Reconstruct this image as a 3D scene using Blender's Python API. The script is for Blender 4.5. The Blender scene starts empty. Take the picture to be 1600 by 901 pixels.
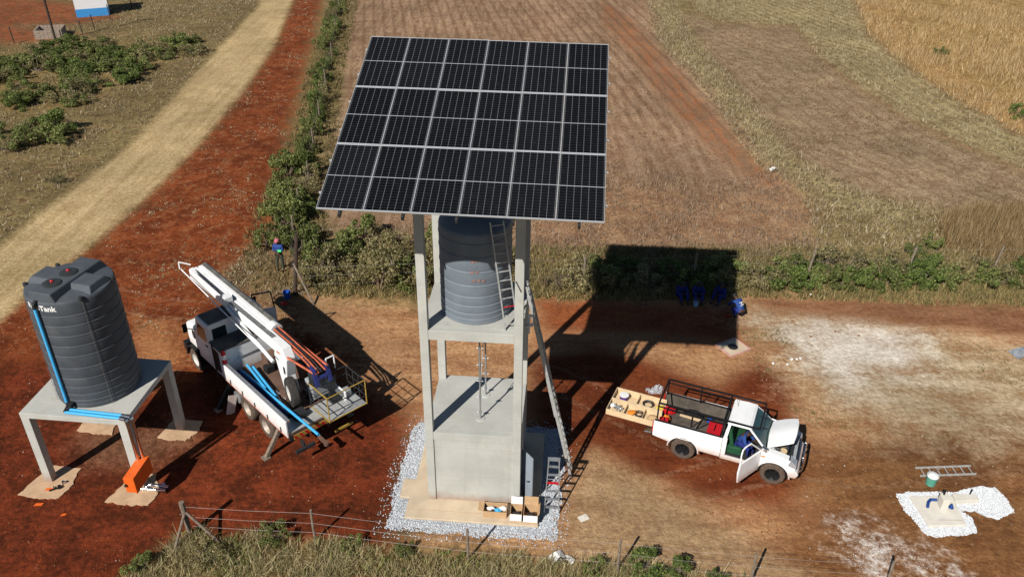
import bpy, bmesh, math, random
import numpy as np
from mathutils import Vector, Matrix
R = math.radians
random.seed(7); rng = np.random.default_rng(7)
scene = bpy.context.scene
col = scene.collection

# ---------------------------------------------------------------- camera, world, sun, exposure
cam_d = bpy.data.cameras.new('camera'); cam = bpy.data.objects.new('camera', cam_d); col.objects.link(cam)
cam.location = (0, 0, 20.28)
cam.rotation_euler = (Matrix.Rotation(R(90 - 31.079), 3, 'X') @ Matrix.Rotation(R(0.681), 3, 'Z')).to_euler()
cam_d.sensor_width = 36.0; cam_d.lens = 36.0 * 1295.84 / 1600; cam_d.clip_start = 0.1; cam_d.clip_end = 2000
scene.camera = cam
SAZ, SEL = R(31.64), R(39.6)                       # shadows fall away from the camera, to the right
world = bpy.data.worlds.new('World'); scene.world = world; world.use_nodes = True
wn = world.node_tree.nodes; wl = world.node_tree.links
sky = wn.new('ShaderNodeTexSky'); sky.sky_type = 'NISHITA'; sky.sun_disc = False
sky.sun_elevation = SEL; sky.sun_rotation = SAZ + math.pi; sky.altitude = 1600; sky.dust_density = 0.1; sky.air_density = 0.9
wn['Background'].inputs['Strength'].default_value = 0.05
wl.new(sky.outputs[0], wn['Background'].inputs['Color'])
sun_d = bpy.data.lights.new('sun', 'SUN'); sun_d.energy = 5.0; sun_d.angle = R(0.5); sun_d.color = (1.0, 0.965, 0.905)
sun = bpy.data.objects.new('sun', sun_d); col.objects.link(sun)
sdir = Vector((math.sin(SAZ) * math.cos(SEL), math.cos(SAZ) * math.cos(SEL), -math.sin(SEL)))
sun.rotation_euler = sdir.to_track_quat('-Z', 'Y').to_euler(); sun.location = (-20, -30, 60)
vs = scene.view_settings
vs.view_transform = 'Standard'; vs.look = 'None'; vs.exposure = 0.12; vs.gamma = 1.0; vs.use_curve_mapping = False
scene.cycles.max_bounces = 3; scene.cycles.diffuse_bounces = 1; scene.cycles.glossy_bounces = 2; scene.cycles.transmission_bounces = 2; scene.cycles.transparent_max_bounces = 4

# ---------------------------------------------------------------- helpers
class MB:
    """collects shapes, build() links them as one mesh object"""
    def __init__(s): s.v = []; s.f = []
    def add(s, vs, fs):
        n = len(s.v); s.v += [tuple(p) for p in vs]; s.f += [tuple(i + n for i in f) for f in fs]; return s
    def box(s, c, d, rot=None):
        hx, hy, hz = d[0] / 2, d[1] / 2, d[2] / 2
        vs = [Vector((x * hx, y * hy, z * hz)) for z in (-1, 1) for y in (-1, 1) for x in (-1, 1)]
        if rot is not None: vs = [rot @ p for p in vs]
        c = Vector(c)
        return s.add([p + c for p in vs], [(0, 2, 3, 1), (4, 5, 7, 6), (0, 1, 5, 4), (2, 6, 7, 3), (0, 4, 6, 2), (1, 3, 7, 5)])
    def bx(s, x0, x1, y0, y1, z0, z1):
        return s.box(((x0 + x1) / 2, (y0 + y1) / 2, (z0 + z1) / 2), (abs(x1 - x0), abs(y1 - y0), abs(z1 - z0)))
    def beam(s, p, q, w, h, up=(0, 0, 1), taper=1.0):
        p, q = Vector(p), Vector(q); d = (q - p).normalized(); up = Vector(up)
        if abs(d.dot(up)) > .98: up = Vector((0, 1, 0)) if abs(d.y) < .9 else Vector((1, 0, 0))
        a = d.cross(up).normalized(); b = a.cross(d).normalized(); vs = []
        for c, k in ((p, 1), (q, taper)):
            for i, j in ((-1, -1), (1, -1), (1, 1), (-1, 1)): vs.append(c + a * (w * k / 2 * i) + b * (h * k / 2 * j))
        return s.add(vs, [(0, 3, 2, 1), (4, 5, 6, 7), (0, 1, 5, 4), (1, 2, 6, 5), (2, 3, 7, 6), (3, 0, 4, 7)])
    def tube(s, p, q, r, n=8, r2=None, caps=True):
        p, q = Vector(p), Vector(q); r2 = r if r2 is None else r2; d = (q - p).normalized()
        up = Vector((0, 0, 1)) if abs(d.z) < .95 else Vector((1, 0, 0))
        a = d.cross(up).normalized(); b = a.cross(d).normalized(); vs = []
        for c, k in ((p, r), (q, r2)):
            for i in range(n):
                t = 2 * math.pi * i / n; vs.append(c + a * (k * math.cos(t)) + b * (k * math.sin(t)))
        fs = [(i, i + n, (i + 1) % n + n, (i + 1) % n) for i in range(n)]
        if caps: fs += [tuple(range(n)), tuple(range(2 * n - 1, n - 1, -1))]
        return s.add(vs, fs)
    def path(s, pts, r, n=7):
        for p, q in zip(pts[:-1], pts[1:]): s.tube(p, q, r, n)
        return s
    def lathe(s, prof, n=32, c=(0, 0, 0), axis='z', capb=True, capt=True):
        vs = []
        for r, z in prof:
            for i in range(n):
                t = 2 * math.pi * i / n; x, y = r * math.cos(t), r * math.sin(t)
                p = (x, y, z) if axis == 'z' else ((x, z, y) if axis == 'y' else (z, x, y))
                vs.append((p[0] + c[0], p[1] + c[1], p[2] + c[2]))
        fs = []
        for k in range(len(prof) - 1):
            for i in range(n):
                j = (i + 1) % n; fs.append((k * n + i, k * n + j, (k + 1) * n + j, (k + 1) * n + i))
        if axis == 'y': fs = [f[::-1] for f in fs]
        if capb: fs.append(tuple(range(n - 1, -1, -1)))
        if capt: fs.append(tuple(range((len(prof) - 1) * n, len(prof) * n)))
        return s.add(vs, fs)
    def prism(s, poly, y0, y1, plane='xz'):
        n = len(poly)
        def P(a, b, w): return (a, w, b) if plane == 'xz' else ((a, b, w) if plane == 'xy' else (w, a, b))
        vs = [P(a, b, y0) for a, b in poly] + [P(a, b, y1) for a, b in poly]
        return s.add(vs, [tuple(range(n)), tuple(range(2 * n - 1, n - 1, -1))] + [(i, i + n, (i + 1) % n + n, (i + 1) % n) for i in range(n)])
    def build(s, name, m, parent=None, smooth=False, bevel=0.0, loc=None):
        me = bpy.data.meshes.new(name); me.from_pydata(s.v, [], s.f)
        bm = bmesh.new(); bm.from_mesh(me); bmesh.ops.recalc_face_normals(bm, faces=bm.faces); bm.to_mesh(me); bm.free()
        me.materials.append(m)
        o = bpy.data.objects.new(name, me); col.objects.link(o)
        if parent is not None: o.parent = parent
        if loc is not None: o.location = loc
        if smooth:
            me.polygons.foreach_set('use_smooth', [True] * len(me.polygons))
            try: me.set_sharp_from_angle(angle=R(38))
            except Exception: pass
        if bevel > 0:
            b = o.modifiers.new('bevel', 'BEVEL'); b.width = bevel; b.segments = 2; b.limit_method = 'ANGLE'; b.angle_limit = R(35)
        return o
def link_mesh(name, me, parent=None, loc=None):
    o = bpy.data.objects.new(name, me); col.objects.link(o)
    if parent is not None: o.parent = parent
    if loc is not None: o.location = loc
    return o
def arr_mesh(name, verts, faces, m):
    me = bpy.data.meshes.new(name); n, k = faces.shape
    me.vertices.add(len(verts)); me.vertices.foreach_set('co', np.ascontiguousarray(verts, dtype=np.float32).ravel())
    me.loops.add(n * k); me.loops.foreach_set('vertex_index', np.ascontiguousarray(faces, dtype=np.int32).ravel())
    me.polygons.add(n); me.polygons.foreach_set('loop_start', np.arange(0, n * k, k, dtype=np.int32))
    me.update(calc_edges=True); me.materials.append(m); return me
def tag(o, label=None, cat=None, group=None, kind=None):
    if label: o['label'] = label
    if cat: o['category'] = cat
    if group: o['group'] = group
    if kind: o['kind'] = kind
    return o
def thing(name, label, cat, loc=(0, 0, 0), rz=0.0, group=None):
    o = bpy.data.objects.new(name, None); col.objects.link(o); o.location = loc; o.rotation_euler = (0, 0, rz)
    o.empty_display_size = .2
    return tag(o, label, cat, group)
def copy_tree(o, parent=None):
    c = o.copy(); col.objects.link(c); c.parent = parent
    for ch in list(o.children): copy_tree(ch, c)
    return c
ORD = ['first', 'second', 'third', 'fourth', 'fifth', 'sixth', 'seventh', 'eighth', 'ninth', 'tenth', 'eleventh', 'twelfth', 'thirteenth', 'fourteenth', 'fifteenth', 'sixteenth', 'seventeenth', 'eighteenth', 'nineteenth', 'twentieth']
def ordw(i):
    if i < 20: return ORD[i]
    tens = ['', '', 'twenty', 'thirty', 'forty', 'fifty', 'sixty', 'seventy', 'eighty', 'ninety', 'hundred']; t, u = divmod(i + 1, 10)
    return (tens[t] + '-' + ORD[u - 1]) if u else tens[t][:-1] + 'ieth'

# ---------------------------------------------------------------- materials
class NT:
    def __init__(s, m): m.use_nodes = True; s.t = m.node_tree; s.b = s.t.nodes['Principled BSDF']; s.t.nodes['Principled BSDF'].inputs['Specular IOR Level'].default_value = .35
    def n(s, typ, **kw):
        x = s.t.nodes.new(typ)
        for k, v in kw.items(): setattr(x, k, v)
        return x
    def l(s, a, b): s.t.links.new(a, b)
    def val(s, inp, v):
        if hasattr(v, 'is_output') or isinstance(v, bpy.types.NodeSocket): s.l(v, inp)
        else: inp.default_value = v
    def math(s, op, a, b=None, c=None, clamp=False):
        x = s.n('ShaderNodeMath', operation=op); x.use_clamp = clamp; s.val(x.inputs[0], a)
        if b is not None: s.val(x.inputs[1], b)
        if c is not None: s.val(x.inputs[2], c)
        return x.outputs[0]
    def mix(s, f, a, b, blend='MIX'):
        x = s.n('ShaderNodeMix', data_type='RGBA', blend_type=blend); s.val(x.inputs['Factor'], f)
        for nm, v in (('A', a), ('B', b)):
            i = [q for q in x.inputs if q.name == nm and q.type == 'RGBA'][0]
            s.val(i, (*v, 1) if isinstance(v, tuple) and len(v) == 3 else v)
        return [q for q in x.outputs if q.type == 'RGBA'][0]
    def noise(s, vec, scale, detail=4, rough=.55, dist=0.0):
        x = s.n('ShaderNodeTexNoise'); s.val(x.inputs['Scale'], scale); x.inputs['Detail'].default_value = detail
        x.inputs['Roughness'].default_value = rough; x.inputs['Distortion'].default_value = dist
        if vec is not None: s.l(vec, x.inputs['Vector'])
        return x.outputs['Fac']
    def mr(s, v, a, b, c=0.0, d=1.0, smooth=True):
        x = s.n('ShaderNodeMapRange', interpolation_type='SMOOTHSTEP' if smooth else 'LINEAR'); s.val(x.inputs[0], v)
        x.inputs[1].default_value = a; x.inputs[2].default_value = b; x.inputs[3].default_value = c; x.inputs[4].default_value = d
        return x.outputs[0]
    def bump(s, h, strength, dist):
        x = s.n('ShaderNodeBump'); x.inputs['Strength'].default_value = strength; x.inputs['Distance'].default_value = dist
        s.l(h, x.inputs['Height']); s.l(x.outputs[0], s.b.inputs['Normal'])
def mat(name, c, rough=.6, metal=0.0, var=.14, scale=3.0, dirt=None, damt=.35, bump=0.0, bscale=40, spec=None, coat=0.0):
    m = bpy.data.materials.new(name); t = NT(m); b = t.b
    b.inputs['Roughness'].default_value = rough; b.inputs['Metallic'].default_value = metal
    if spec is not None: b.inputs['Specular IOR Level'].default_value = spec
    if coat: b.inputs['Coat Weight'].default_value = coat
    tc = t.n('ShaderNodeTexCoord').outputs['Object']
    nz = t.noise(tc, scale, 5, .6)
    lo = tuple(x * (1 - var) for x in c); hi = tuple(min(1, x * (1 + var)) for x in c)
    cc = t.mix(t.mr(nz, .3, .7), lo, hi)
    if dirt is not None:
        dz = t.noise(tc, scale * 1.7 + .3, 7, .68)
        cc = t.mix(t.mr(dz, .5, .78, 0, damt), cc, dirt)
    t.l(cc, b.inputs['Base Color'])
    if bump: t.bump(t.noise(tc, bscale, 4, .6), bump, .01)
    return m
def simple(name, c, rough=.6, metal=0.0): return mat(name, c, rough, metal, var=.1)
M = {}
def concrete_mat(name, c, splash=(.30, .13, .065)):
    m = mat(name, c, .85, var=.10, scale=1.1, dirt=(.36, .33, .27), damt=.6, bump=.12, bscale=55); t = NT(m); src = t.b.inputs['Base Color'].links[0].from_socket
    tc = t.n('ShaderNodeTexCoord').outputs['Object']; sp = t.n('ShaderNodeSeparateXYZ'); t.l(tc, sp.inputs[0]); z = sp.outputs[2]
    mp = t.n('ShaderNodeMapping'); mp.inputs['Scale'].default_value = (7, 7, .35); t.l(tc, mp.inputs['Vector']); st = t.noise(mp.outputs[0], 1.0, 4, .6)
    c1 = t.mix(t.mr(st, .52, .80, 0, .26), src, (.27, .25, .205))
    zz = t.math('ADD', z, t.math('MULTIPLY', t.noise(tc, 1.3, 2), .10)); ln = t.mr(t.math('PINGPONG', zz, .6), .004, .012, 1, 0); c1 = t.mix(t.math('MULTIPLY', ln, .30), c1, (.24, .22, .18))
    pt = t.mr(t.noise(tc, .55, 3, .5), .44, .58, 0, .22); c1 = t.mix(pt, c1, (.51, .505, .465))
    sm = t.math('MULTIPLY', t.mr(t.math('ADD', z, t.math('MULTIPLY', t.noise(tc, 4, 5, .7), .5)), .30, .75, 1, 0), .55); c1 = t.mix(sm, c1, splash)
    t.l(c1, t.b.inputs['Base Color']); return m
M['concrete'] = concrete_mat('concrete', (.455, .45, .405))
M['concrete_pink'] = mat('concrete_pink', (.54, .355, .215), .9, var=.12, scale=2.5, dirt=(.36, .17, .09), damt=.7, bump=.3, bscale=30)
M['concrete_apron'] = mat('concrete_apron', (.58, .46, .32), .9, var=.12, scale=1.6, dirt=(.42, .28, .17), damt=.5, bump=.25, bscale=30)
M['concrete_white'] = mat('concrete_white', (.70, .65, .56), .9, var=.07, scale=3, dirt=(.62, .50, .38), damt=.5)
M['tank'] = mat('tank_plastic', (.078, .088, .100), .58, var=.14, scale=1.5, dirt=(.15, .13, .11), damt=.3, spec=.14)
M['tank_pale'] = mat('tank_plastic_pale', (.165, .195, .225), .6, var=.1, scale=1.5, dirt=(.22, .2, .18), damt=.3)
M['tank_lid'] = mat('lid_plastic', (.035, .037, .038), .5, var=.2)
M['alu'] = mat('aluminium', (.56, .57, .57), .38, .8, var=.12, scale=8)
M['alu_dull'] = mat('aluminium_dull', (.50, .50, .48), .5, .35, var=.15, scale=8)
M['frame_alu'] = mat('panel_frame', (.62, .63, .64), .4, .4, var=.05)
M['steel'] = mat('galvanised_steel', (.38, .39, .39), .45, .6, var=.2, scale=9)
M['chrome'] = mat('bright_steel', (.72, .72, .72), .2, 1.0, var=.1)
M['dark_steel'] = mat('dark_steel', (.045, .048, .052), .5, .4, var=.2)
M['black'] = mat('black_paint', (.012, .012, .013), .5, var=.2, spec=.2)
M['rubber'] = mat('rubber', (.032, .030, .028), .85, var=.25, scale=10, dirt=(.15, .09, .06), damt=.6)
M['tyre_dusty'] = mat('dusty_tyre', (.095, .068, .050), .9, var=.25, scale=7, dirt=(.20, .12, .075), damt=.7)
M['rim_dusty'] = mat('dusty_rim', (.42, .36, .30), .6, .3, var=.2, dirt=(.3, .17, .1), damt=.6)
M['rim_white'] = mat('white_rim', (.62, .60, .56), .5, .2, var=.15, dirt=(.3, .17, .1), damt=.5)
M['white'] = mat('white_paint', (.86, .86, .85), .32, var=.03, scale=2, dirt=(.66, .57, .49), damt=.25, coat=.25)
def dusty(m, z0, z1, c=(.36, .17, .09), amt=.7):
    t = NT(m); src = t.b.inputs['Base Color'].links[0].from_socket; tc = t.n('ShaderNodeTexCoord').outputs['Object']; sp = t.n('ShaderNodeSeparateXYZ'); t.l(tc, sp.inputs[0])
    f = t.mr(t.math('ADD', sp.outputs[2], t.math('MULTIPLY', t.noise(tc, 5, 5, .7), .35)), z0, z1, amt, 0); t.l(t.mix(f, src, c), t.b.inputs['Base Color']); return m
dusty(M['white'], .60, 1.10)
M['white_truck'] = mat('white_truck_paint', (.82, .82, .81), .45, var=.05, scale=3.2, dirt=(.45, .36, .29), damt=.42)
dusty(M['white_truck'], 1.15, 1.75, amt=.5)
M['truck_roof'] = mat('dark_roof', (.10, .092, .080), .75, var=.25, scale=2.5, dirt=(.17, .12, .08), damt=.5)
M['deck'] = mat('rusty_deck', (.13, .075, .052), .8, var=.3, scale=2, dirt=(.22, .11, .06), damt=.7)
M['orange_tube'] = mat('orange_hose', (.50, .115, .055), .6, var=.25, dirt=(.25, .13, .09), damt=.5)
M['orange_box'] = mat('orange_paint', (.80, .135, .018), .45, var=.06, dirt=(.5, .12, .03), damt=.3)
M['blue_pipe'] = mat('blue_pvc', (.06, .40, .74), .35, var=.08)
M['blue_navy'] = mat('navy_blue', (.015, .055, .22), .4, var=.12)
M['blue_bracket'] = mat('blue_bracket', (.025, .035, .16), .45, var=.12)
M['yellow'] = mat('yellow_rail', (.36, .235, .045), .5, var=.15, dirt=(.2, .13, .06), damt=.5)
M['red'] = mat('red_paint', (.50, .012, .018), .4, var=.12)
M['red_lamp'] = mat('red_lens', (.45, .01, .01), .2, var=.05)
M['glass'] = mat('dark_glass', (.012, .022, .024), .08, var=.2, spec=.6)
M['windscreen'] = mat('windscreen_glass', (.020, .055, .058), .06, var=.35, scale=1.2, spec=.6)
M['lamp_glass'] = mat('headlamp_glass', (.42, .43, .45), .15, .3, var=.3, scale=14)
M['engine'] = mat('engine_metal', (.10, .085, .07), .55, .3, var=.6, scale=9, dirt=(.3, .24, .18), damt=.6)
M['interior'] = mat('cab_interior', (.03, .03, .032), .8, var=.2)
M['green_seat'] = mat('green_seat', (.012, .075, .03), .8, var=.2)
M['bed_liner'] = mat('bed_liner', (.095, .078, .062), .8, var=.3, scale=3, dirt=(.2, .14, .09), damt=.5)
M['ply'] = mat('pale_plywood', (.68, .50, .30), .7, var=.1, scale=5)
M['wood'] = mat('weathered_wood', (.20, .155, .115), .9, var=.3, scale=9, dirt=(.1, .07, .05), damt=.5)
M['post_dark'] = mat('dark_treated_post', (.060, .040, .030), .9, var=.3, scale=9)
M['wire'] = mat('fence_wire', (.26, .24, .22), .6, .3)
M['cardboard'] = mat('cardboard', (.52, .33, .175), .85, var=.1, scale=5)
M['paper'] = mat('white_paper', (.78, .77, .74), .8, var=.05)
M['poly_blue'] = mat('pale_blue_plastic', (.30, .48, .66), .5, var=.15)
M['poly_grey'] = mat('grey_plastic', (.32, .33, .34), .6, var=.2)
M['poly_black'] = mat('black_plastic', (.02, .02, .022), .6, var=.2)
M['poly_blue_deep'] = mat('blue_plastic', (.015, .09, .45), .45, var=.1)
M['purple'] = mat('purple_plastic', (.12, .04, .22), .5, var=.15)
M['orange_tool'] = mat('orange_plastic', (.75, .22, .02), .5, var=.12)
M['teal'] = mat('teal_plastic', (.10, .34, .25), .55, var=.15, dirt=(.3, .3, .22), damt=.5)
M['yellow_plastic'] = mat('yellow_plastic', (.70, .50, .06), .5, var=.1)
M['wall_white'] = mat('white_wall', (.80, .80, .80), .8, var=.03)
M['wall_blue'] = mat('blue_wall', (.05, .30, .66), .8, var=.05)
M['wall_grey'] = mat('grey_block', (.32, .255, .20), .9, var=.2, scale=2, dirt=(.2, .11, .07), damt=.5)
M['roof_sheet'] = mat('roof_sheet', (.34, .33, .32), .5, .3, var=.15)
M['door_grey'] = mat('grey_door', (.36, .41, .46), .45, .2, var=.06)
M['skin'] = mat('dark_skin', (.085, .045, .028), .55, var=.1)
M['cloth_blue'] = mat('blue_workwear', (.020, .055, .22), .85, var=.15, scale=8)
M['cloth_navy'] = mat('navy_workwear', (.012, .022, .16), .85, var=.15, scale=8)
M['cloth_olive'] = mat('olive_trousers', (.055, .060, .042), .9, var=.2, scale=8)
M['cloth_pink'] = mat('pink_cap', (.50, .14, .17), .85, var=.1)
M['boot'] = mat('black_boot', (.015, .014, .013), .6, var=.2)
M['hivis'] = mat('green_band', (.10, .75, .22), .6, var=.05)
M['stone_pink'] = mat('pink_kerb', (.52, .30, .25), .9, var=.15)
M['grey_weave'] = mat('grey_sheeting', (.24, .26, .28), .8, var=.3, scale=6)
def leafmat(name, cols, trans=.25):
    m = bpy.data.materials.new(name); t = NT(m); g = t.n('ShaderNodeNewGeometry')
    r = t.n('ShaderNodeValToRGB'); t.l(g.outputs['Random Per Island'], r.inputs[0])
    e = r.color_ramp.elements
    while len(e) < len(cols): e.new(.5)
    for i, c in enumerate(cols): e[i].position = i / (len(cols) - 1); e[i].color = (*c, 1)
    oi = t.n('ShaderNodeObjectInfo'); k = t.mr(oi.outputs['Random'], 0, 1, .75, 1.25, False)
    v = t.n('ShaderNodeVectorMath', operation='SCALE'); t.l(r.outputs[0], v.inputs[0]); t.l(k, v.inputs[3])
    t.l(v.outputs[0], t.b.inputs['Base Color']); t.b.inputs['Roughness'].default_value = .65; t.b.inputs['Specular IOR Level'].default_value = .2
    tr = t.n('ShaderNodeBsdfTranslucent'); t.l(v.outputs[0], tr.inputs['Color']); mx = t.n('ShaderNodeMixShader'); mx.inputs[0].default_value = trans
    t.l(t.b.outputs[0], mx.inputs[1]); t.l(tr.outputs[0], mx.inputs[2]); t.l(mx.outputs[0], t.t.nodes['Material Output'].inputs['Surface'])
    return m
M['leaf'] = leafmat('shrub_leaf', [(.066, .088, .020), (.140, .172, .042), (.225, .25, .075), (.34, .34, .14)], .35)
M['leaf_deep'] = leafmat('deep_green_leaf', [(.046, .078, .017), (.098, .145, .032), (.165, .21, .052), (.25, .28, .09)], .35)
M['leaf_dry'] = leafmat('half_dry_leaf', [(0.109, 0.103, 0.037), (0.196, 0.172, 0.067), (0.322, 0.270, 0.127), (0.460, 0.380, 0.207)], .35)
M['grass_dry'] = leafmat('dry_grass', [(0.149, 0.101, 0.048), (0.270, 0.196, 0.101), (0.425, 0.328, 0.190), (0.598, 0.506, 0.345)])
M['grass_brown'] = leafmat('brown_stubble', [(0.121, 0.074, 0.041), (0.257, 0.155, 0.081), (0.405, 0.270, 0.155), (0.594, 0.459, 0.311)])
M['grass_gold'] = leafmat('golden_grass', [(0.213, 0.129, 0.054), (0.347, 0.218, 0.095), (0.482, 0.330, 0.157), (0.616, 0.482, 0.280)])
M['grass_maize'] = leafmat('maize_straw', [(0.211, 0.146, 0.070), (0.374, 0.287, 0.146), (0.550, 0.450, 0.257), (0.702, 0.608, 0.398)])
M['grass_green'] = leafmat('rough_green_grass', [(0.101, 0.095, 0.031), (0.190, 0.162, 0.062), (0.314, 0.241, 0.101), (0.448, 0.347, 0.168)])
M['grass_grey'] = leafmat('grey_green_grass', [(0.168, 0.146, 0.062), (0.302, 0.252, 0.112), (0.448, 0.370, 0.190), (0.616, 0.515, 0.314)])
M['gravel'] = leafmat('crushed_stone', [(0.269, 0.280, 0.302), (0.403, 0.426, 0.448), (0.538, 0.560, 0.594), (0.694, 0.717, 0.739)], 0)
M['gravel_white'] = leafmat('white_stone', [(.50, .515, .525), (.57, .585, .595), (.62, .635, .645), (.68, .69, .70)], 0)
M['chip'] = leafmat('pale_chips', [(.35, .27, .18), (.50, .40, .28), (.62, .54, .42), (.75, .70, .62)], 0)
M['clod'] = leafmat('earth_clods', [(.10, .026, .012), (.16, .04, .017), (.22, .07, .03), (.28, .11, .05)], 0)
M['stalk'] = leafmat('dead_stalk', [(0.115, 0.067, 0.040), (0.196, 0.121, 0.075), (0.287, 0.196, 0.127), (0.414, 0.322, 0.230)], 0)
# ---------------------------------------------------------------- terrain: one grid, zone distances as attributes, one procedural earth
ZONES = {
'verge':[(-26.1,105.4),(-21.9,75.2),(-21.1,63.1),(-20.8,51.6),(-21.1,43.1),(-21.6,38.0),(-22.2,33.8),(-23.6,29.4),(-23.8,22.1),(-19.0,9),(-11.2,9),(-11.2,15.4),(-10.2,18.2),(-7.5,18.1),(-3.9,17.8),(-3.3,19.4),(-4.0,27.9),(-6.8,30.8),(-9.6,32.0),(-11.5,35.9),(-13.0,40.1),(-15.1,52.4),(-17.7,70.3),(-22.9,105.6)],
'yard':[(-12.4,34.0),(-9.8,32.8),(-4.4,31.9),(0.9,32.8),(6.0,32.8),(11.1,33.2),(14.9,33.0),(29.3,32.1),(33,20),(28,8),(7.3,8),(7.3,14.8),(1.3,17.4),(-2.9,18.1),(-3.6,22.8),(-6.2,27.2),(-8.8,29.7),(-11.8,32.3)],
'red_yard':[(-23.4,27.5),(-16.5,27.0),(-13.5,25.5),(-11.5,26.5),(-8.5,25.5),(-6.0,25.5),(-3.8,24.5),(-3.6,22.0),(-3.6,17.6),(-10.2,18.0),(-11.4,15.4),(-11.4,9),(-21,9)],
'stand_dust':[(-15.6,22.9),(-13.4,23.6),(-11.6,23.6),(-11.2,22.4),(-12.6,21.3),(-14.8,21.4)],
'path':[(-14.2,34.6),(-12.6,38.2),(-10.8,36.4),(-9.9,32.8),(-8.0,31.2),(-10.5,31.0),(-12.5,32.2)],
'yardband':[(-16.6,30.8),(-14.5,30.3),(-13.4,27.7),(-14.0,26.0),(-15.7,27.7)],
'brush':[(11.1,33.2),(14.9,33.0),(28.0,32.3),(26.1,29.2),(19.9,30.7),(15.8,31.3),(11.7,32.0)],
'red_right':[(0.7,28.0),(3.6,29.0),(5.6,28.1),(8.2,26.4),(10.3,28.2),(11.3,26.5),(10.6,23.4),(10.9,21.3),(9.2,19.6),(6.7,20.0),(4.5,21.3),(3.0,22.4),(1.8,20.7),(0.7,20.6)],
'red_far':[(1.2,32.6),(3.9,32.6),(10.3,32.2),(10.0,29.1),(5.6,30.0),(1.4,29.9)],
'brown_right':[(10.3,23.1),(14.2,23.5),(22.8,25.1),(24,14),(16.9,9),(9.2,9),(7.9,18.0),(9.9,20.2)],
'tan':[(1.8,20.1),(3.0,22.3),(4.5,21.1),(6.4,19.7),(8.1,18.1),(9.3,16.9),(9.1,14.8),(8,11),(1.4,11),(1.5,18.1)],
'pale':[(10.5,31.7),(12.5,32.1),(17.6,30.7),(20.9,29.4),(25.9,28.5),(23.3,24.4),(18.8,23.2),(15.7,23.2),(12.9,24.4),(11.7,26.1),(11.5,28.2)],
'chalk':[(12.1,30.7),(15.2,31.0),(17.6,30.0),(17.0,27.9),(13.4,26.5),(12.4,28.0)],
'whitespill':[(10.2,19.1),(11.6,19.0),(13.1,18.1),(14.0,17.0),(13.7,14.9),(10.8,14.8),(10.6,17.0)],
'front':[(-11.4,9),(-11.1,16.6),(-10.4,18.0),(-7.5,18.1),(-3.9,17.8),(-1.5,17.6),(1.3,17.3),(3.2,17.3),(5.2,17.2),(6.8,16.9),(7.8,14.8),(9,9),(8,-40),(-40,-40)],
'road':[(-31.1,105.1),(-27.6,92.2),(-26.2,67.1),(-25.1,51.5),(-25.8,43.4),(-26.2,37.3),(-26.9,30.6),(-27.5,27.4),(-30,10),(-36,-40),(-31,-40),(-25.6,10),(-23.6,22.5),(-22.5,30.4),(-22.2,33.8),(-21.6,38.0),(-21.1,43.1),(-20.8,51.6),(-21.1,63.1),(-21.9,75.2),(-26.1,105.4),(-60,190),(-66,189)],
'field':[(-30,160),(-22.3,118.7),(-15.7,78.8),(-13.2,61.8),(-12.1,52.5),(-10.9,42.5),(-9.0,38.0),(-5.2,36.6),(0.9,36.0),(4.5,37.1),(11.5,37.8),(14.7,38.6),(16.7,41.6),(16.6,48.8),(16.6,57.2),(15.7,67.9),(14.3,78.5),(17.2,112.2),(20,160)],
'wedge':[(9.7,96.7),(11.9,87.8),(13.6,69.5),(14.6,58.2),(15.8,49.7),(16.6,46.2),(14.9,45.9),(13.5,50.0),(12.3,56.4),(11.3,63.4),(10.5,75.5),(9.0,84.9)],
'strip':[(18.4,112.2),(16.0,80.2),(17.3,69.4),(17.7,57.8),(18.0,50.0),(20.0,45.2),(22.4,42.6),(21.4,41.0),(18.4,43.8),(16.2,49.5),(16.0,57.7),(15.5,68.3),(14.1,76.8),(16.4,112.1)],
'field2':[(17.8,90.9),(21.0,85.5),(28.2,85.8),(27.3,73.5),(27.5,66.8),(28.5,59.2),(29.6,54.7),(32.1,48.6),(35.7,44.7),(33.6,41.3),(25.2,42.3),(20.1,45.4),(18.1,50.3),(17.7,58.0),(17.4,69.8)],
'maize':[(24,160),(21.4,112.4),(19.4,91.0),(21.2,86.6),(28.5,85.8),(27.3,73.5),(27.5,66.8),(28.5,59.2),(29.6,54.7),(32.1,48.6),(35.7,44.7),(48,33),(52,38),(38.4,49.1),(35.4,55.2),(34.3,62.8),(34.0,70.3),(34.5,81.6),(42.6,113.7),(52,160)],
'gold':[(52,160),(43.0,113.8),(34.8,81.6),(34.2,70.3),(34.5,62.8),(35.5,55.2),(38.6,49.4),(52,40),(95,40),(120,160)],
'gold_edge':[(43.5,113.8),(35.2,81.6),(34.6,70.3),(34.9,62.8),(35.9,55.2),(38.9,49.4),(41.0,50.5),(38.6,56.0),(37.8,63.0),(37.4,70.5),(38.4,81.6),(47,113)],
'gold_near':[(23.9,41.0),(26.5,42.1),(34.1,42.1),(40,38),(30.4,36.2),(24.2,37.3),(23.1,38.4)],
'weeds':[(1.1,45.5),(5.7,46.2),(11.3,44.9),(16.9,46.0),(16.9,42.5),(15.2,39.2),(10.0,38.5),(5.0,38.5),(1.0,37.2)],
'house_red':[(-80,105),(-52.0,93.3),(-47.8,92.0),(-40.0,86.0),(-42.5,83.0),(-48.3,82.1),(-41.0,78.2),(-45.3,75.2),(-53.4,77.1),(-75,85)],
'left':[(-26.6,27.0),(-25.9,37.3),(-25.4,43.4),(-24.8,51.5),(-25.8,67.1),(-27.3,92.2),(-31,105),(-66,190),(-120,190),(-120,0),(-32,0)],
'bushland':[(-55,71),(-40.8,75.4),(-30.1,78.1),(-30.4,67.9),(-31.4,62.7),(-33.9,56.8),(-40,49.4),(-55,50)],
}
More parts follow.
